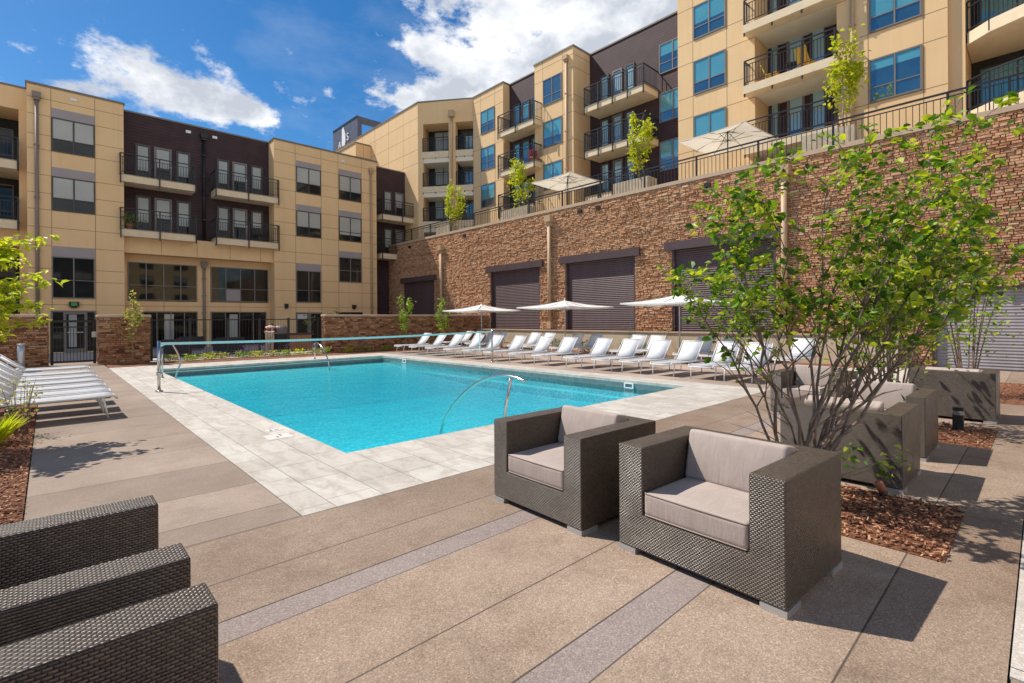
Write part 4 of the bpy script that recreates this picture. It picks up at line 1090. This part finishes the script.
for i, y in enumerate([22.0 - .9, 20.2, 19.13, 18.30, 16.06, 15.21, 13.48, 12.69, 10.5, 9.82, 8.01, 7.11, 4.93]):
    lab = f'white sun lounger, {ords[i]} from the far end of the back row by the wall' if i < 12 else 'lone sun lounger with leaf-dappled backrest, seen through the shrub stems'
    dup(proto, (15.1, y, 0), R(random.uniform(-4, 4)), lab, g2)
g3 = 'sun loungers along the left walkway'
proto3 = make_lounger('white sun lounger, first from us in the row along the left walkway', (.43, .36), g3)
for i, y in enumerate([10.55, 11.35, 12.3, 13.35, 14.4, 15.6, 17.2]):
    lab = f'white sun lounger, {ords[i]} from us in the row along the left walkway'
    o = proto3 if i == 0 else dup(proto3, (0, 0, 0), 0, lab, g3)
    o.location = (.64, y - .3, 0); o.rotation_euler = (0, 0, PI + R(random.uniform(-2, 2)))

# ================================================================== ARMCHAIRS
def cushion(name, sx, sy, sz, par, loc, rot=(0, 0, 0), puff=.02, m='cushion_fabric'):
    bm = bmesh.new(); bmesh.ops.create_cube(bm, size=1.0)
    for v in bm.verts: v.co = Vector((v.co.x * sx, v.co.y * sy, v.co.z * sz))
    bmesh.ops.bevel(bm, geom=bm.edges[:], offset=min(sx, sy, sz) * .19, segments=4, profile=.6, affect='EDGES')
    bmesh.ops.subdivide_edges(bm, edges=[e for e in bm.edges if e.calc_length() > .25], cuts=5, use_grid_fill=True)
    for v in bm.verts:
        fx = max(0, 1 - (2 * v.co.x / sx) ** 2); fy_ = max(0, 1 - (2 * v.co.y / sy) ** 2); fz = max(0, 1 - (2 * v.co.z / sz) ** 2)
        wv = mnoise.noise(v.co * 7) * .004
        if sz <= sx: v.co.z += (1 if v.co.z > 0 else -1) * (puff * fx * fy_ + wv)
        else: v.co.x += (1 if v.co.x > 0 else -1) * (puff * fz * fy_ + wv)
    me = bpy.data.meshes.new(name); bm.to_mesh(me); bm.free()
    for p in me.polygons: p.use_smooth = True
    me.materials.append(MATS[m]); o = bpy.data.objects.new(name, me); COL.objects.link(o); o.parent = par; o.location = loc; o.rotation_euler = rot
    if sz < sx:
        t = MB(); c_ = min(sx, sy, sz) * .10
        for zz_ in (sz / 2 - c_ * .35, -sz / 2 + c_ * .35):
            t.tube([(-sx / 2 + c_, -sy / 2 + .002, zz_), (-sx / 2 + .004, -sy / 2 + c_, zz_), (-sx / 2 + .001, 0, zz_), (-sx / 2 + .004, sy / 2 - c_, zz_), (-sx / 2 + c_, sy / 2 - .002, zz_)], .0045, 6)
        t.build('piping', 'piping_cloth', o)
    return o
def make_chair(label, wd, dp, loc, rz, h=.67, arm=.165):
    c = empty('wicker_armchair', label, 'armchair', loc, rz, 'dark wicker armchairs around the pool')
    b = MB(); z0 = .035; hy = wd / 2; iy = hy - arm; bx = dp - .13; zs = .262
    V = [(0, -hy, z0), (dp, -hy, z0), (dp, hy, z0), (0, hy, z0), (0, -hy, h), (dp, -hy, h), (dp, hy, h), (0, hy, h),
         (0, -iy, h), (bx, -iy, h), (bx, iy, h), (0, iy, h), (0, -iy, zs), (bx, -iy, zs), (bx, iy, zs), (0, iy, zs)]
    b.add(V, [(0, 3, 2, 1), (0, 1, 5, 4), (1, 2, 6, 5), (2, 3, 7, 6), (0, 4, 8, 12), (0, 12, 15, 3), (15, 11, 7, 3), (4, 5, 9, 8), (5, 6, 10, 9), (6, 7, 11, 10), (8, 9, 13, 12), (9, 10, 14, 13), (10, 11, 15, 14), (12, 13, 14, 15)])
    b.build('wicker_body', 'wicker', c, bevel=.009)
    iw = wd - 2 * arm
    cushion('seat_cushion', dp - .14, iw - .012, .145, c, ((dp - .14) / 2 + .002, 0, .262 + .076), puff=.010)
    cushion('back_cushion', .16, iw - .015, .335, c, (dp - .235, 0, .262 + .145 + .147), (0, R(12), 0), puff=.022)
    for (x, y) in ((0, -1), (0, 1), (1, -1), (1, 1)):
        f = MB(); xx = dp if x else 0; yy = hy * y; sx = -1 if x else 1
        f.box(xx - sx * .004, xx + sx * .17, yy - y * .13, yy + y * .004, 0, .033); f.build('foot', 'silver_post', c)
    return c
make_chair('dark wicker armchair with taupe cushions in the middle foreground, beside the larger one', .955, .92, (2.695, 2.66, 0), R(-2))
make_chair('dark wicker armchair with taupe cushions nearest the shrub, its whole front showing', 1.03, .81, (2.70, 1.394, 0), R(-3), h=.685, arm=.185)
make_chair('dark wicker armchair standing with its back to the shrub bed', .96, .86, (5.26 + .86, 1.30, 0), PI, h=.66)
make_chair('dark wicker armchair facing the one that backs onto the shrub', .96, .9, (6.6, 1.32, 0), 0, h=.66)
make_chair('dark wicker armchair with leaf-shadowed back beside the black bollard lamp', .96, .9, (9.58 + .9, .94, 0), PI, h=.70)
make_chair('dark wicker armchair partly hidden behind the shrub stems, nearest the pool', .96, .9, (8.25, 2.45, 0), 0, h=.66)
make_chair('dark wicker armchair at bottom left with both arm tops showing, farthest of the group', .86, .86, (.36, 2.46, 0), PI, h=.68)
make_chair('dark wicker armchair cut off by the bottom left corner, one arm top showing', .96, .86, (.36, 1.33, 0), PI, h=.68)

# ================================================================== POOL FITTINGS
def rail(label, deck, path, r=.022):
    t = empty('pool_handrail', label, 'handrail', (0, 0, 0), 0, 'steel pool handrails')
    b = MB(); b.tube(path, r, 10); b.build('grab_tube', 'steel', t)
    b = MB(); b.tube(deck, r * 1.05, 10); b.tube([deck[-1], (deck[-1][0], deck[-1][1], .02)], .045, 12); b.build('post', 'steel', t)
def smooth(pts, n=6):
    out_ = []; P = [Vector(p) for p in pts]; P = [P[0] * 2 - P[1]] + P + [P[-1] * 2 - P[-2]]
    for i in range(1, len(P) - 2):
        for k in range(n):
            t = k / n; a, b_, c, d = P[i - 1], P[i], P[i + 1], P[i + 2]
            out_.append(tuple(.5 * ((2 * b_) + (-a + c) * t + (2 * a - 5 * b_ + 4 * c - d) * t * t + (-a + 3 * b_ - 3 * c + d) * t ** 3)))
    out_.append(tuple(P[-2])); return out_
rail('curved steel handrail rising from the water at the near pool edge', [(4.75, 5.12, .66), (4.75, 5.22, .3), (4.75, 5.27, 0)], smooth([(4.75, 4.84, .65), (4.75, 5.03, .685), (4.75, 5.28, .69), (4.75, 5.57, .64), (4.75, 5.92, .51), (4.75, 6.30, .27), (4.75, 6.57, .03), (4.75, 6.77, -.22), (4.72, 6.85, -.6)]))
rail('curved steel handrail at the left pool edge beside the net post', [(2.2, 15.9, .8), (2.2, 15.9, 0)], smooth([(2.1, 15.9, .80), (2.36, 15.9, .93), (2.48, 15.9, .78), (2.57, 15.9, .56), (2.60, 15.9, .36), (2.5, 15.9, .02), (2.5, 15.9, -.5)]))
rail('curved steel handrail on the far pool edge in front of the flower bed', [(7.5, 19.17, .6), (7.5, 19.17, 0)], smooth([(7.5, 19.3, .60), (7.5, 18.95, .64), (7.5, 18.5, .50), (7.5, 18.15, .25), (7.5, 17.9, -.05), (7.5, 17.8, -.5)]))
NE = empty('volleyball_net', 'volleyball net with pale teal tape stretched across the pool', 'net')
for x, y, h in ((1.72, 12.85, 1.08), (11.32, 13.15, 1.12)):
    b = MB(); b.tube([(x, y, 0), (x, y, h)], .032, 10); b.tube([(x, y, 0), (x, y, .03)], .07, 12); b.tube([(x, y, .35), (x, y, .42)], .05, 10); b.build('post', 'steel', NE)
A = Vector((1.74, 12.86, 1.02)); B = Vector((11.30, 13.14, 1.07))
b = MB(); pts = []
for k in range(21): t = k / 20; p = A.lerp(B, t); p.z -= .05 * math.sin(PI * t); pts.append(p)
for p, q in zip(pts[:-1], pts[1:]): b.box(0, 0, 0, 0, 0, 0) if False else b.bar(p, q, .008, .055)
b.build('top_tape', 'net_tape', NE)
b = MB()
for zz_ in (.36,): 
    b.tube([A - Vector((0, 0, .98 - zz_)), (11.28, 13.14, .42)], .006, 5)
b.bar((10.74, 13.12, .4), (10.74, 13.12, 1.05), .03, .03)
b.build('bottom_cord', 'net_tape', NE)

# ================================================================== LAMPS
def bollard(label, loc, h=.34, m='black_plastic'):
    t = empty('bollard_lamp', label, 'lamp', loc)
    MB().box(-.055, .055, -.055, .055, 0, h).build('post', m, t, bevel=.006)
    MB().box(-.058, .058, -.058, .058, h * .68, h * .86).build('light_band', 'grey_lav_frame', t)
bollard('short black bollard lamp in the mulch beside the dappled armchair', (8.75, .78, 0), .30)
bollard('short black bollard lamp among the yellow-green plants by the left loungers', (-.38, 9.6, 0), .34)
t = empty('path_lamp', 'silver bollard lamp before the stone pier left of the gate', 'lamp', (-.62, 21.8, 0)); MB().tube([(0, 0, 0), (0, 0, .78)], .09, 14).build('post', 'silver_post', t); MB().tube([(0, 0, .781), (0, 0, .82)], .1, 14).build('cap', 'silver_post', t)
b = MB(); b.tube([(5.06, .92, 0), (5.06, .92, .05)], [.03, .032], 8); b.mi = 1; b.tube([(5.06, .92, .051), (5.03, .95, .12)], [.034, .038], 8)
tag(b.build('ground_spotlight', ['black_plastic', 'terracotta']), 'small copper ground spotlight in the mulch under the big shrub', 'lamp')

# ================================================================== PLANTS
def big_shrub():
    rnd = random.Random(21)
    S = empty('multi_stem_shrub', 'tall airy multi-stem shrub with fresh green leaves behind the largest armchair', 'shrub', (4.48, 1.34, 0))
    st = MB(); lf = MB()
    rt = Vector((Rt.x, Rt.y, 0)); fw = Vector((Fw.x, Fw.y, 0))
    tg = [(-.84, 1.62, .1), (-.70, 1.98, -.3), (-.46, 2.38, .2), (-.52, 2.15, .4), (-.12, 2.45, .3), (.06, 2.5, -.2), (.42, 2.6, 0), (.62, 2.45, -.4), (.98, 2.5, .1), (1.16, 2.3, -.3), (1.30, 2.95, .0), (1.46, 2.35, .2), (1.6, 1.9, -.1), (1.72, 2.25, .1), (1.66, 1.7, .3), (.95, 1.8, -.5), (-.48, 1.75, .6), (1.28, 1.95, .5), (1.1, 1.7, .2)]
    def leaves_on(p, d, n, L):
        for _ in range(n):
            dd = (d * .5 + Vector((rnd.gauss(0, 1), rnd.gauss(0, 1), rnd.gauss(-.15, .6)))).normalized()
            nn = Vector((rnd.gauss(0, .6), rnd.gauss(0, .6), 1)); l = L * rnd.uniform(.55, 1.2)
            lf.leaf(p + Vector((rnd.gauss(0, .022), rnd.gauss(0, .022), rnd.gauss(0, .022))), dd, nn, l, l * .66)
    for (x, z, dpt) in tg:
        base = rt * rnd.uniform(-.14, .06) + fw * rnd.uniform(-.13, .13)
        tip = rt * x + fw * (dpt + rnd.uniform(-.1, .1)) + Vector((0, 0, z))
        mid = base.lerp(tip, .45) + Vector((0, 0, .12)) - rt * (x * .16)
        pts = []; rd = []; n = 11; r0 = rnd.uniform(.010, .0175)
        for k in range(n + 1):
            t = k / n; p = base * (1 - t) ** 2 + mid * (2 * t * (1 - t)) + tip * t * t
            p += Vector((rnd.gauss(0, 1), rnd.gauss(0, 1), 0)) * .02 * (1 if 0 < k < n else 0); pts.append(p); rd.append(r0 * (1 - .85 * t) + .0015)
        st.tube(pts, rd, 7)
        for k in range(5, n + 1):
            p = pts[k]; d = (pts[min(k + 1, n)] - pts[k - 1]).normalized()
            if k >= 8: leaves_on(p, d, 8, .08)
            for _ in range(2 if k < n else 3):
                t = k / n; a = rnd.uniform(0, 2 * PI); o = Vector((math.cos(a), math.sin(a), rnd.uniform(.1, .9)))
                bd = (d * .6 + o * .9).normalized(); bl = rnd.uniform(.25, .62) * (1.15 - .5 * t)
                q = [p, p + bd * bl * .5 + Vector((0, 0, .02)), p + bd * bl + Vector((0, 0, rnd.uniform(-.03, .08)))]
                st.tube(q, [rd[k] * .55 + .001, rd[k] * .35 + .001, .0014], 5)
                low = q[-1].z < 1.42
                m = 4 if not low else 2
                for i in range(m):
                    s = .35 + .65 * (i + 1) / m; c = q[0].lerp(q[1], s * 2) if s < .5 else q[1].lerp(q[2], s * 2 - 1)
                    leaves_on(c, bd, rnd.randint(0, 4) if not low else rnd.randint(0, 1), .074 if x < 1.1 else .086)
                    if rnd.random() < .45:
                        a2 = rnd.uniform(0, 2 * PI); o2 = (bd + Vector((math.cos(a2), math.sin(a2), rnd.uniform(-.2, .5)))).normalized() * rnd.uniform(.08, .22)
                        st.tube([c, c + o2], [.0022, .001], 4); leaves_on(c + o2, o2.normalized(), rnd.randint(2, 7) if not low else rnd.randint(0, 2), .076)
    # bare dead twigs low down and a low leafy sprig
    for _ in range(26):
        a = rnd.uniform(0, 2 * PI); z = rnd.uniform(.35, 1.1); p = Vector((math.cos(a) * .12, math.sin(a) * .12, z)); d = Vector((math.cos(a), math.sin(a), rnd.uniform(.2, 1))).normalized(); L = rnd.uniform(.3, .75)
        st.tube([p, p + d * L * .5 + Vector((0, 0, .03)), p + d * L], [.005, .003, .0012], 4)
    for (sx_, sy_, sz_) in ((.18, -.25, .42), (.38, -.3, .36), (.55, -.28, .45), (.1, -.3, .5)):
        p = rt * sx_ + fw * sy_ + Vector((0, 0, sz_)); st.tube([rt * .05 + Vector((0, 0, .12)), p], [.005, .002], 4)
        for _ in range(5): leaves_on(p + Vector((rnd.gauss(0, .05), rnd.gauss(0, .05), rnd.gauss(0, .03))), rt, 3, .05)
    st.build('stems', 'bark', S); lf.build('foliage', 'leaf_bush', S)
big_shrub()
def shrub2(name, label, loc, h, spread, nst, nlf, L, m, seed, bark='bark', cat='shrub', thin=.008):
    rnd = random.Random(seed); S = empty(name, label, cat, loc); st = MB(); lf = MB()
    for k in range(nst):
        a = rnd.uniform(0, 2 * PI); r = rnd.uniform(.15, 1) * spread; tip = Vector((math.cos(a) * r, math.sin(a) * r, h * rnd.uniform(.65, 1)))
        b0 = Vector((math.cos(a) * .08, math.sin(a) * .08, 0)); mid = b0.lerp(tip, .5) + Vector((0, 0, .1 * h)) - Vector((tip.x, tip.y, 0)) * .15
        pts = [b0 * (1 - t) ** 2 + mid * 2 * t * (1 - t) + tip * t * t for t in [i / 6 for i in range(7)]]
        st.tube(pts, [thin * (1 - .8 * i / 6) + .001 for i in range(7)], 5)
        for _ in range(nlf):
            i = rnd.randint(2, 5); p = pts[i].lerp(pts[i + 1], rnd.random()); o = Vector((rnd.gauss(0, 1), rnd.gauss(0, 1), rnd.gauss(.1, .6))) * h * .10
            d = Vector((rnd.gauss(0, 1), rnd.gauss(0, 1), rnd.gauss(0, .6))); l = L * rnd.uniform(.6, 1.2)
            lf.leaf(p + o, d, Vector((rnd.gauss(0, .6), rnd.gauss(0, .6), 1)), l, l * .6)
    st.build('stems', bark, S)
    if nlf: lf.build('foliage', m, S)
    return S
shrub2('multi_stem_shrub', 'smaller green shrub behind the black bollard lamp, beyond the big shrub', (8.4, 1.45, 0), 2.6, .95, 17, 62, .085, 'leaf_bush', 31, thin=.014)
shrub2('multi_stem_shrub', 'leafy shrub in the farthest right bed before the grey roller shutter', (12.6, 1.0, 0), 2.9, .8, 12, 60, .09, 'leaf_bush', 37, thin=.014)
# tree whose branch enters at the left edge
rnd = random.Random(9)
LT = empty('small_tree', 'small tree with bright yellow-green leaves at the left edge by the loungers', 'tree', (-.72, 8.72, 0))
b = MB(); lf = MB()
b.tube([(0, 0, 0), (.02, .01, .7), (.0, 0, 1.4), (.03, .02, 2.0), (0, 0, 2.7)], [.035, .03, .024, .016, .006], 7)
for _ in range(46):
    z = rnd.uniform(1.25, 2.45); a = rnd.uniform(0, 2 * PI); L = rnd.uniform(.35, .75) * (1.15 - .3 * abs(z - 1.8))
    d = Vector((math.cos(a), math.sin(a), rnd.uniform(.0, .5))); p = Vector((0, 0, z)); q = [p, p + d * L * .5, p + d * L + Vector((0, 0, -.03))]
    b.tube(q, [.008, .005, .0015], 5)
    for i in range(62):
        c = p + d * L * rnd.uniform(.25, 1.05) + Vector((rnd.gauss(0, .05), rnd.gauss(0, .05), rnd.gauss(0, .03))); l = rnd.uniform(.07, .12)
        lf.leaf(c, Vector((rnd.gauss(0, 1), rnd.gauss(0, 1), rnd.gauss(-.2, .4))), Vector((rnd.gauss(0, .4), rnd.gauss(0, .4), 1)), l, l * .5)
b.build('trunk', 'bark', LT); lf.build('crown', 'leaf_yellow', LT)
# plants in left bed
def tuft(label, loc, n, L, m, seed, name='grassy_plant'):
    rnd = random.Random(seed); b = MB()
    for _ in range(n):
        a = rnd.uniform(0, 2 * PI); r = rnd.uniform(0, .12); d = Vector((math.cos(a) * rnd.uniform(.2, .9), math.sin(a) * rnd.uniform(.2, .9), 1)).normalized(); l = L * rnd.uniform(.6, 1.15)
        b.leaf(Vector((math.cos(a) * r, math.sin(a) * r, .0)), d, Vector((-math.cos(a), -math.sin(a), .8)), l, l * .11)
    o = b.build(name, m); o.location = loc; tag(o, label, 'plant'); return o
tuft('bright green grassy clump in the left mulch bed in front of the black bollard', (-.52, 8.75, 0), 130, .42, 'leaf_yellow', 2)
tuft('lime green grassy clump at the very left edge of the mulch bed', (-.95, 8.3, 0), 110, .38, 'leaf_yellow', 4)
shrub2('thin_shrub', 'thin pale-leaved shrub in front of the left loungers', (-.28, 9.25, 0), .78, .36, 12, 13, .045, 'leaf_pale', 41, cat='shrub', thin=.005)
# young trees along the far bed
small_tree('young_tree', 'slim young tree with pale leaves in front of the stone pier by the gate', (2.2, 22.1, 0), 2.42, (0, 0, 1.6), (.26, .26, .78), 260, .11, 'leaf_pale', group='young trees in the far bed', seed=51, r=.016)
small_tree('young_tree', 'slim young green tree in front of the long low stone wall, farther one', (13.0, 21.7, 0), 2.65, (0, 0, 1.82), (.36, .36, .85), 420, .13, 'leaf_young', group='young trees in the far bed', seed=52, r=.02)
small_tree('young_tree', 'slim young green tree beside the brown downpipe, before the shutter wall', (15.25, 21.7, 0), 2.48, (0, 0, 1.75), (.36, .36, .75), 380, .13, 'leaf_young', group='young trees in the far bed', seed=53, r=.02)
small_tree('young_tree', 'small bushy tree behind the fence in front of the patio door, leafier one', (13.6, 31.0, 0), 2.3, (0, 0, 1.6), (.4, .4, .7), 200, .13, 'leaf_pale', group='young trees behind the fence', seed=54, r=.02)
small_tree('young_tree', 'thin sparse tree behind the fence just left of the patio door', (11.6, 30.5, 0), 2.4, (0, 0, 1.55), (.4, .4, .75), 90, .12, 'leaf_pale', group='young trees behind the fence', seed=55, r=.02)
# low planting under the fence
rnd = random.Random(77); k = 0
spots = [3.3, 3.9, 4.5, 5.0, 5.7, 6.2, 6.8, 7.3, 7.9, 8.5, 9.1, 10.0, 11.0, 12.0, 13.9, 14.8]
where = ['beside the stone pier', 'near the first fence post', 'between the first fence posts', 'under the second fence post', 'right of the second fence post', 'between the middle fence posts', 'left of the third fence post', 'below the bending person', 'right of the bending person', 'near the last fence post', 'at the end of the stone wall', 'near end of long stone wall', 'before the long stone wall', 'left of the farther young tree', 'between the two young trees', 'right beside the downpipe tree']
for x, wh in zip(spots, where):
    y = 22.0 + rnd.uniform(-.4, .2); m = 'leaf_pale' if k % 3 == 0 else 'leaf_young' if k % 3 == 1 else 'leaf_yellow'; b = MB()
    for _ in range(150):
        a = rnd.uniform(0, 2 * PI); r = rnd.random() ** .5 * .26; l = rnd.uniform(.05, .11); b.leaf(Vector((math.cos(a) * r, math.sin(a) * r, rnd.uniform(.02, .24))), Vector((rnd.gauss(0, 1), rnd.gauss(0, 1), rnd.gauss(.5, .5))), Vector((rnd.gauss(0, .5), rnd.gauss(0, .5), 1)), l, l * .5)
    o = b.build('bed_plant', m); o.location = (x, y, 0); tag(o, f'low leafy plant in the far bed {wh}', 'plant', 'low plants in the far flower bed')
    if k in (4, 5, 7, 9, 12):
        b = MB()
        for _ in range(40): l = rnd.uniform(.03, .06); b.leaf(Vector((rnd.gauss(.1, .16), rnd.gauss(.2, .08), rnd.uniform(.2, .48))), Vector((rnd.gauss(0, .5), rnd.gauss(0, .5), 1)), Vector((rnd.gauss(0, 1), rnd.gauss(0, 1), .3)), l, l * .5)
        b.build('purple_flowers', 'flower_leaf', o)
    k += 1
# planting between back loungers and low wall
wh2 = ['behind the seventh back-row lounger', 'behind the gap right of the far parasol', 'behind the eighth back-row lounger', 'behind the ninth back-row lounger', 'below the third shutter', 'behind the tenth back-row lounger', 'beside the near parasol pole', 'behind the twelfth back-row lounger']
for i, (y, lab) in enumerate(zip((17.2, 15.9, 14.2, 12.0, 11.2, 9.0, 7.6, 6.2), wh2)):
    b = MB()
    for _ in range(220):
        p = Vector((rnd.gauss(0, 1), rnd.gauss(0, 1), rnd.gauss(0, 1))).normalized() * rnd.uniform(.5, 1); l = rnd.uniform(.05, .09)
        b.leaf(Vector((p.x * .26, p.y * .26, .27 + p.z * .25)), p + Vector((rnd.gauss(0, .5),) * 3), Vector((rnd.gauss(0, .5), rnd.gauss(0, .5), 1)), l, l * .55)
    o = b.build('box_shrub', 'leaf_deep' if i % 3 else 'leaf_young'); o.location = (17.72, y, 0); tag(o, f'small round green shrub at the low wall {lab}', 'shrub', 'small round shrubs along the low wall')
for i, (y, lab) in enumerate(((19.8, 'below the second shutter'), (11.6, 'below the third shutter'), (10.2, 'between third and fourth shutters'))):
    shrub2('bare_shrub', f'bare twiggy shrub at the low wall {lab}', (17.7, y, 0), 1.3, .42, 16, 3, .05, 'leaf_pale', 60 + i, bark='bark_pale', thin=.006)

# ================================================================== THINGS BEHIND THE FENCE
def sofa(label, x0, x1, y, z=0.0):
    s = empty('patio_sofa', label, 'sofa', ((x0 + x1) / 2, y, 0), 0, 'dark patio sofas behind the fence'); W2 = (x1 - x0) / 2
    b = MB(); b.box(-W2, W2, -.4, -.22, .05, .7); b.box(-W2, -W2 + .18, -.219, .4, .05, .62); b.box(W2 - .18, W2, -.219, .4, .05, .62); b.box(-W2 + .181, W2 - .181, -.219, .38, .05, .38)
    b.build('frame', 'sofa_dark', s, bevel=.01); MB().box(-W2 + .2, W2 - .2, -.2, .37, .382, .52).build('seat_cushion', 'grey_panel', s, bevel=.03)
sofa('dark patio sofa behind the left half of the fence', 3.6, 4.7, 26.4); sofa('long dark patio sofa behind the middle of the fence', 5.9, 7.1, 27.4); sofa('dark patio sofa farther back under the shop window', 4.9, 6.0, 30.5)
CT = empty('grill_counter', 'brick barbecue counter with dark grill behind the fence', 'grill', (8.95, 26, 0))
MB().box(-.15, .95, -.3, .5, 0, .78).build('brick_base', 'pillar_stone', CT); MB().box(-.75, 1.0, -.35, .55, .781, .85).build('counter_top', 'sofa_dark', CT)
b = MB(); b.box(-.74, -.16, -.28, .45, 0, .78); b.build('grill_cart', 'black_plastic', CT)
b = MB(); b.box(-.72, -.2, -.25, .35, .852, .95); b.tube([(-.72, .05, 1.0), (-.2, .05, 1.0)], .24, 14); b.build('grill_lid', 'grey_lav_frame', CT)

def person():
    P = empty('person', 'person in maroon top and khaki shorts bending over beside the grill counter', 'person', (7.62, 24.9, 0), R(-25))
    # bent forward, away from us, towards +Y
    J = {'pel': (0, 0, .90), 'spine': (0, .12, 1.06), 'chest': (0, .26, 1.18), 'neck': (0, .38, 1.25), 'head': (0, .47, 1.25), 'headtip': (0, .54, 1.19),
         'hl': (-.10, 0, .87), 'kl': (-.12, .04, .48), 'al': (-.12, -.02, .09), 'tl': (-.13, .14, .03), 'hr': (.10, 0, .87), 'kr': (.13, .03, .48), 'ar': (.14, -.03, .09), 'tr': (.15, .13, .03),
         'sl': (-.19, .28, 1.17), 'el': (-.24, .38, .93), 'wl': (-.18, .58, .88), 'fl': (-.16, .66, .87), 'sr': (.19, .28, 1.17), 'er': (.24, .40, .93), 'wr': (.18, .60, .88), 'fr': (.16, .68, .87)}
    RD = {'pel': .15, 'spine': .135, 'chest': .145, 'neck': .06, 'head': .095, 'headtip': .085, 'hl': .10, 'kl': .06, 'al': .042, 'tl': .035, 'hr': .10, 'kr': .06, 'ar': .042, 'tr': .035, 'sl': .062, 'el': .042, 'wl': .03, 'fl': .03, 'sr': .062, 'er': .042, 'wr': .03, 'fr': .03}
    E = [('pel', 'spine'), ('spine', 'chest'), ('chest', 'neck'), ('neck', 'head'), ('head', 'headtip'), ('pel', 'hl'), ('hl', 'kl'), ('kl', 'al'), ('al', 'tl'), ('pel', 'hr'), ('hr', 'kr'), ('kr', 'ar'), ('ar', 'tr'), ('chest', 'sl'), ('sl', 'el'), ('el', 'wl'), ('wl', 'fl'), ('chest', 'sr'), ('sr', 'er'), ('er', 'wr'), ('wr', 'fr')]
    def skin(name, keys, edges, grow, m, sub=2):
        me = bpy.data.meshes.new(name); ix = {k: i for i, k in enumerate(keys)}
        me.from_pydata([J[k] for k in keys], [(ix[a], ix[c]) for a, c in edges if a in ix and c in ix], [])
        me.materials.append(MATS[m]); o = bpy.data.objects.new(name, me); COL.objects.link(o); o.parent = P
        md = o.modifiers.new('skin', 'SKIN'); o.modifiers.new('sub', 'SUBSURF').levels = sub; o.modifiers['sub'].render_levels = sub
        md.use_smooth_shade = True
        for i, k in enumerate(keys): me.skin_vertices[0].data[i].radius = (RD[k] * grow,) * 2
        me.skin_vertices[0].data[0].use_root = True
        return o
    body = skin('body', list(J), E, 1.0, 'skin')
    skin('shirt', ['pel', 'spine', 'chest', 'sl', 'el', 'sr', 'er'], [e for e in E], 1.18, 'maroon_cloth').modifiers['skin'].branch_smoothing = .5
    J2 = dict(J); J['kl'] = (-.12, .04, .52); J['kr'] = (.13, .03, .52)
    RD['kl'] = RD['kr'] = .075
    skin('shorts', ['pel', 'hl', 'kl', 'hr', 'kr'], E, 1.14, 'khaki_cloth')
    J.update(J2)
    b = MB(); 
    for k in range(5): pass
    bm = bmesh.new(); bmesh.ops.create_uvsphere(bm, u_segments=12, v_segments=8, radius=.105); me = bpy.data.meshes.new('hair'); bm.to_mesh(me); bm.free(); me.materials.append(MATS['hair'])
    for p in me.polygons: p.use_smooth = True
    o = bpy.data.objects.new('hair', me); COL.objects.link(o); o.parent = P; o.location = (0, .46, 1.28); o.scale = (1, 1.1, .9)
person()

# ================================================================== BALCONY AND TERRACE FURNITURE
def small_chair(label, loc, rz, m, cat='chair', group=None):
    c = empty('balcony_chair', label, cat, loc, rz, group); b = MB()
    b.prism([(-.25, -.22), (.22, -.25), (.22, .25), (-.25, .22)], .40, .44); b.build('seat', m, c)
    MB().add([(.2, -.25, .44), (.2, .25, .44), (.42, .24, .95), (.42, -.24, .95), (.24, -.25, .44), (.24, .25, .44), (.46, .24, .95), (.46, -.24, .95)], [(0, 1, 2, 3), (7, 6, 5, 4), (0, 4, 5, 1), (3, 2, 6, 7), (1, 5, 6, 2), (0, 3, 7, 4)]).build('backrest', m, c)
    for (x, y) in ((-.22, -.2), (-.22, .2), (.2, -.22), (.2, .22)): bb = MB(); bb.bar((x, y, .4), (x * 1.1, y * 1.1, 0), .03); bb.build('leg', m, c)
small_chair('yellow balcony chair seen side-on in the right recess balcony', (23.2, 8.05, 11.66), PI / 2, 'yellow_plastic', group='yellow balcony chairs')
small_chair('yellow round-backed balcony chair beside the door in the right recess balcony', (23.1, 6.7, 11.66), PI - .3, 'yellow_plastic', group='yellow balcony chairs')
small_chair('dark balcony chair on the top corner loggia', (22.6, 31.2, 14.06), .4, 'sofa_dark')
small_chair('brown wicker chair on the middle long balcony in front of the plum wall', (23.7, 15.6, 10.94), 0, 'terracotta')
small_chair('dark chair on the lower right plum balcony of the far building', (9.6, 33.4, 6.39), PI / 2, 'sofa_dark')
small_chair('white slatted chair on the terrace beside the beige parasol', (20.6, 15.2, 6.5), .8, 'white_metal')
small_chair('dark red chair on the terrace behind the white slatted chair', (21.4, 15.9, 6.5), 2.2, 'maroon_cloth')
t = empty('balcony_table', 'small dark round table between yellow balcony chairs', 'table', (23.5, 7.4, 11.69)); b = MB(); b.tube([(0, 0, .66), (0, 0, .70)], .3, 16); b.build('tabletop', 'sofa_dark', t); b = MB(); b.tube([(0, 0, 0), (0, 0, .66)], .03, 8); b.build('stand', 'sofa_dark', t)
b = MB(); b.tube([(22.75, 22.35, 11.5), (22.75, 22.35, 11.85)], [.15, .2], 10); pp = b.build('flower_pot', 'terracotta'); tag(pp, 'pot of red flowers on the balcony between the tan bays', 'potted plant')
b = MB()
for _ in range(200): c = Vector((22.75 + rnd.gauss(0, .11), 22.35 + rnd.gauss(0, .13), 12.05 + rnd.gauss(0, .12))); b.leaf(c, Vector((rnd.gauss(0, 1), rnd.gauss(0, 1), rnd.gauss(0, 1))), Vector((0, 0, 1)), .12, .08)
b.build('red_flowers', 'flower_red_leaf', pp)
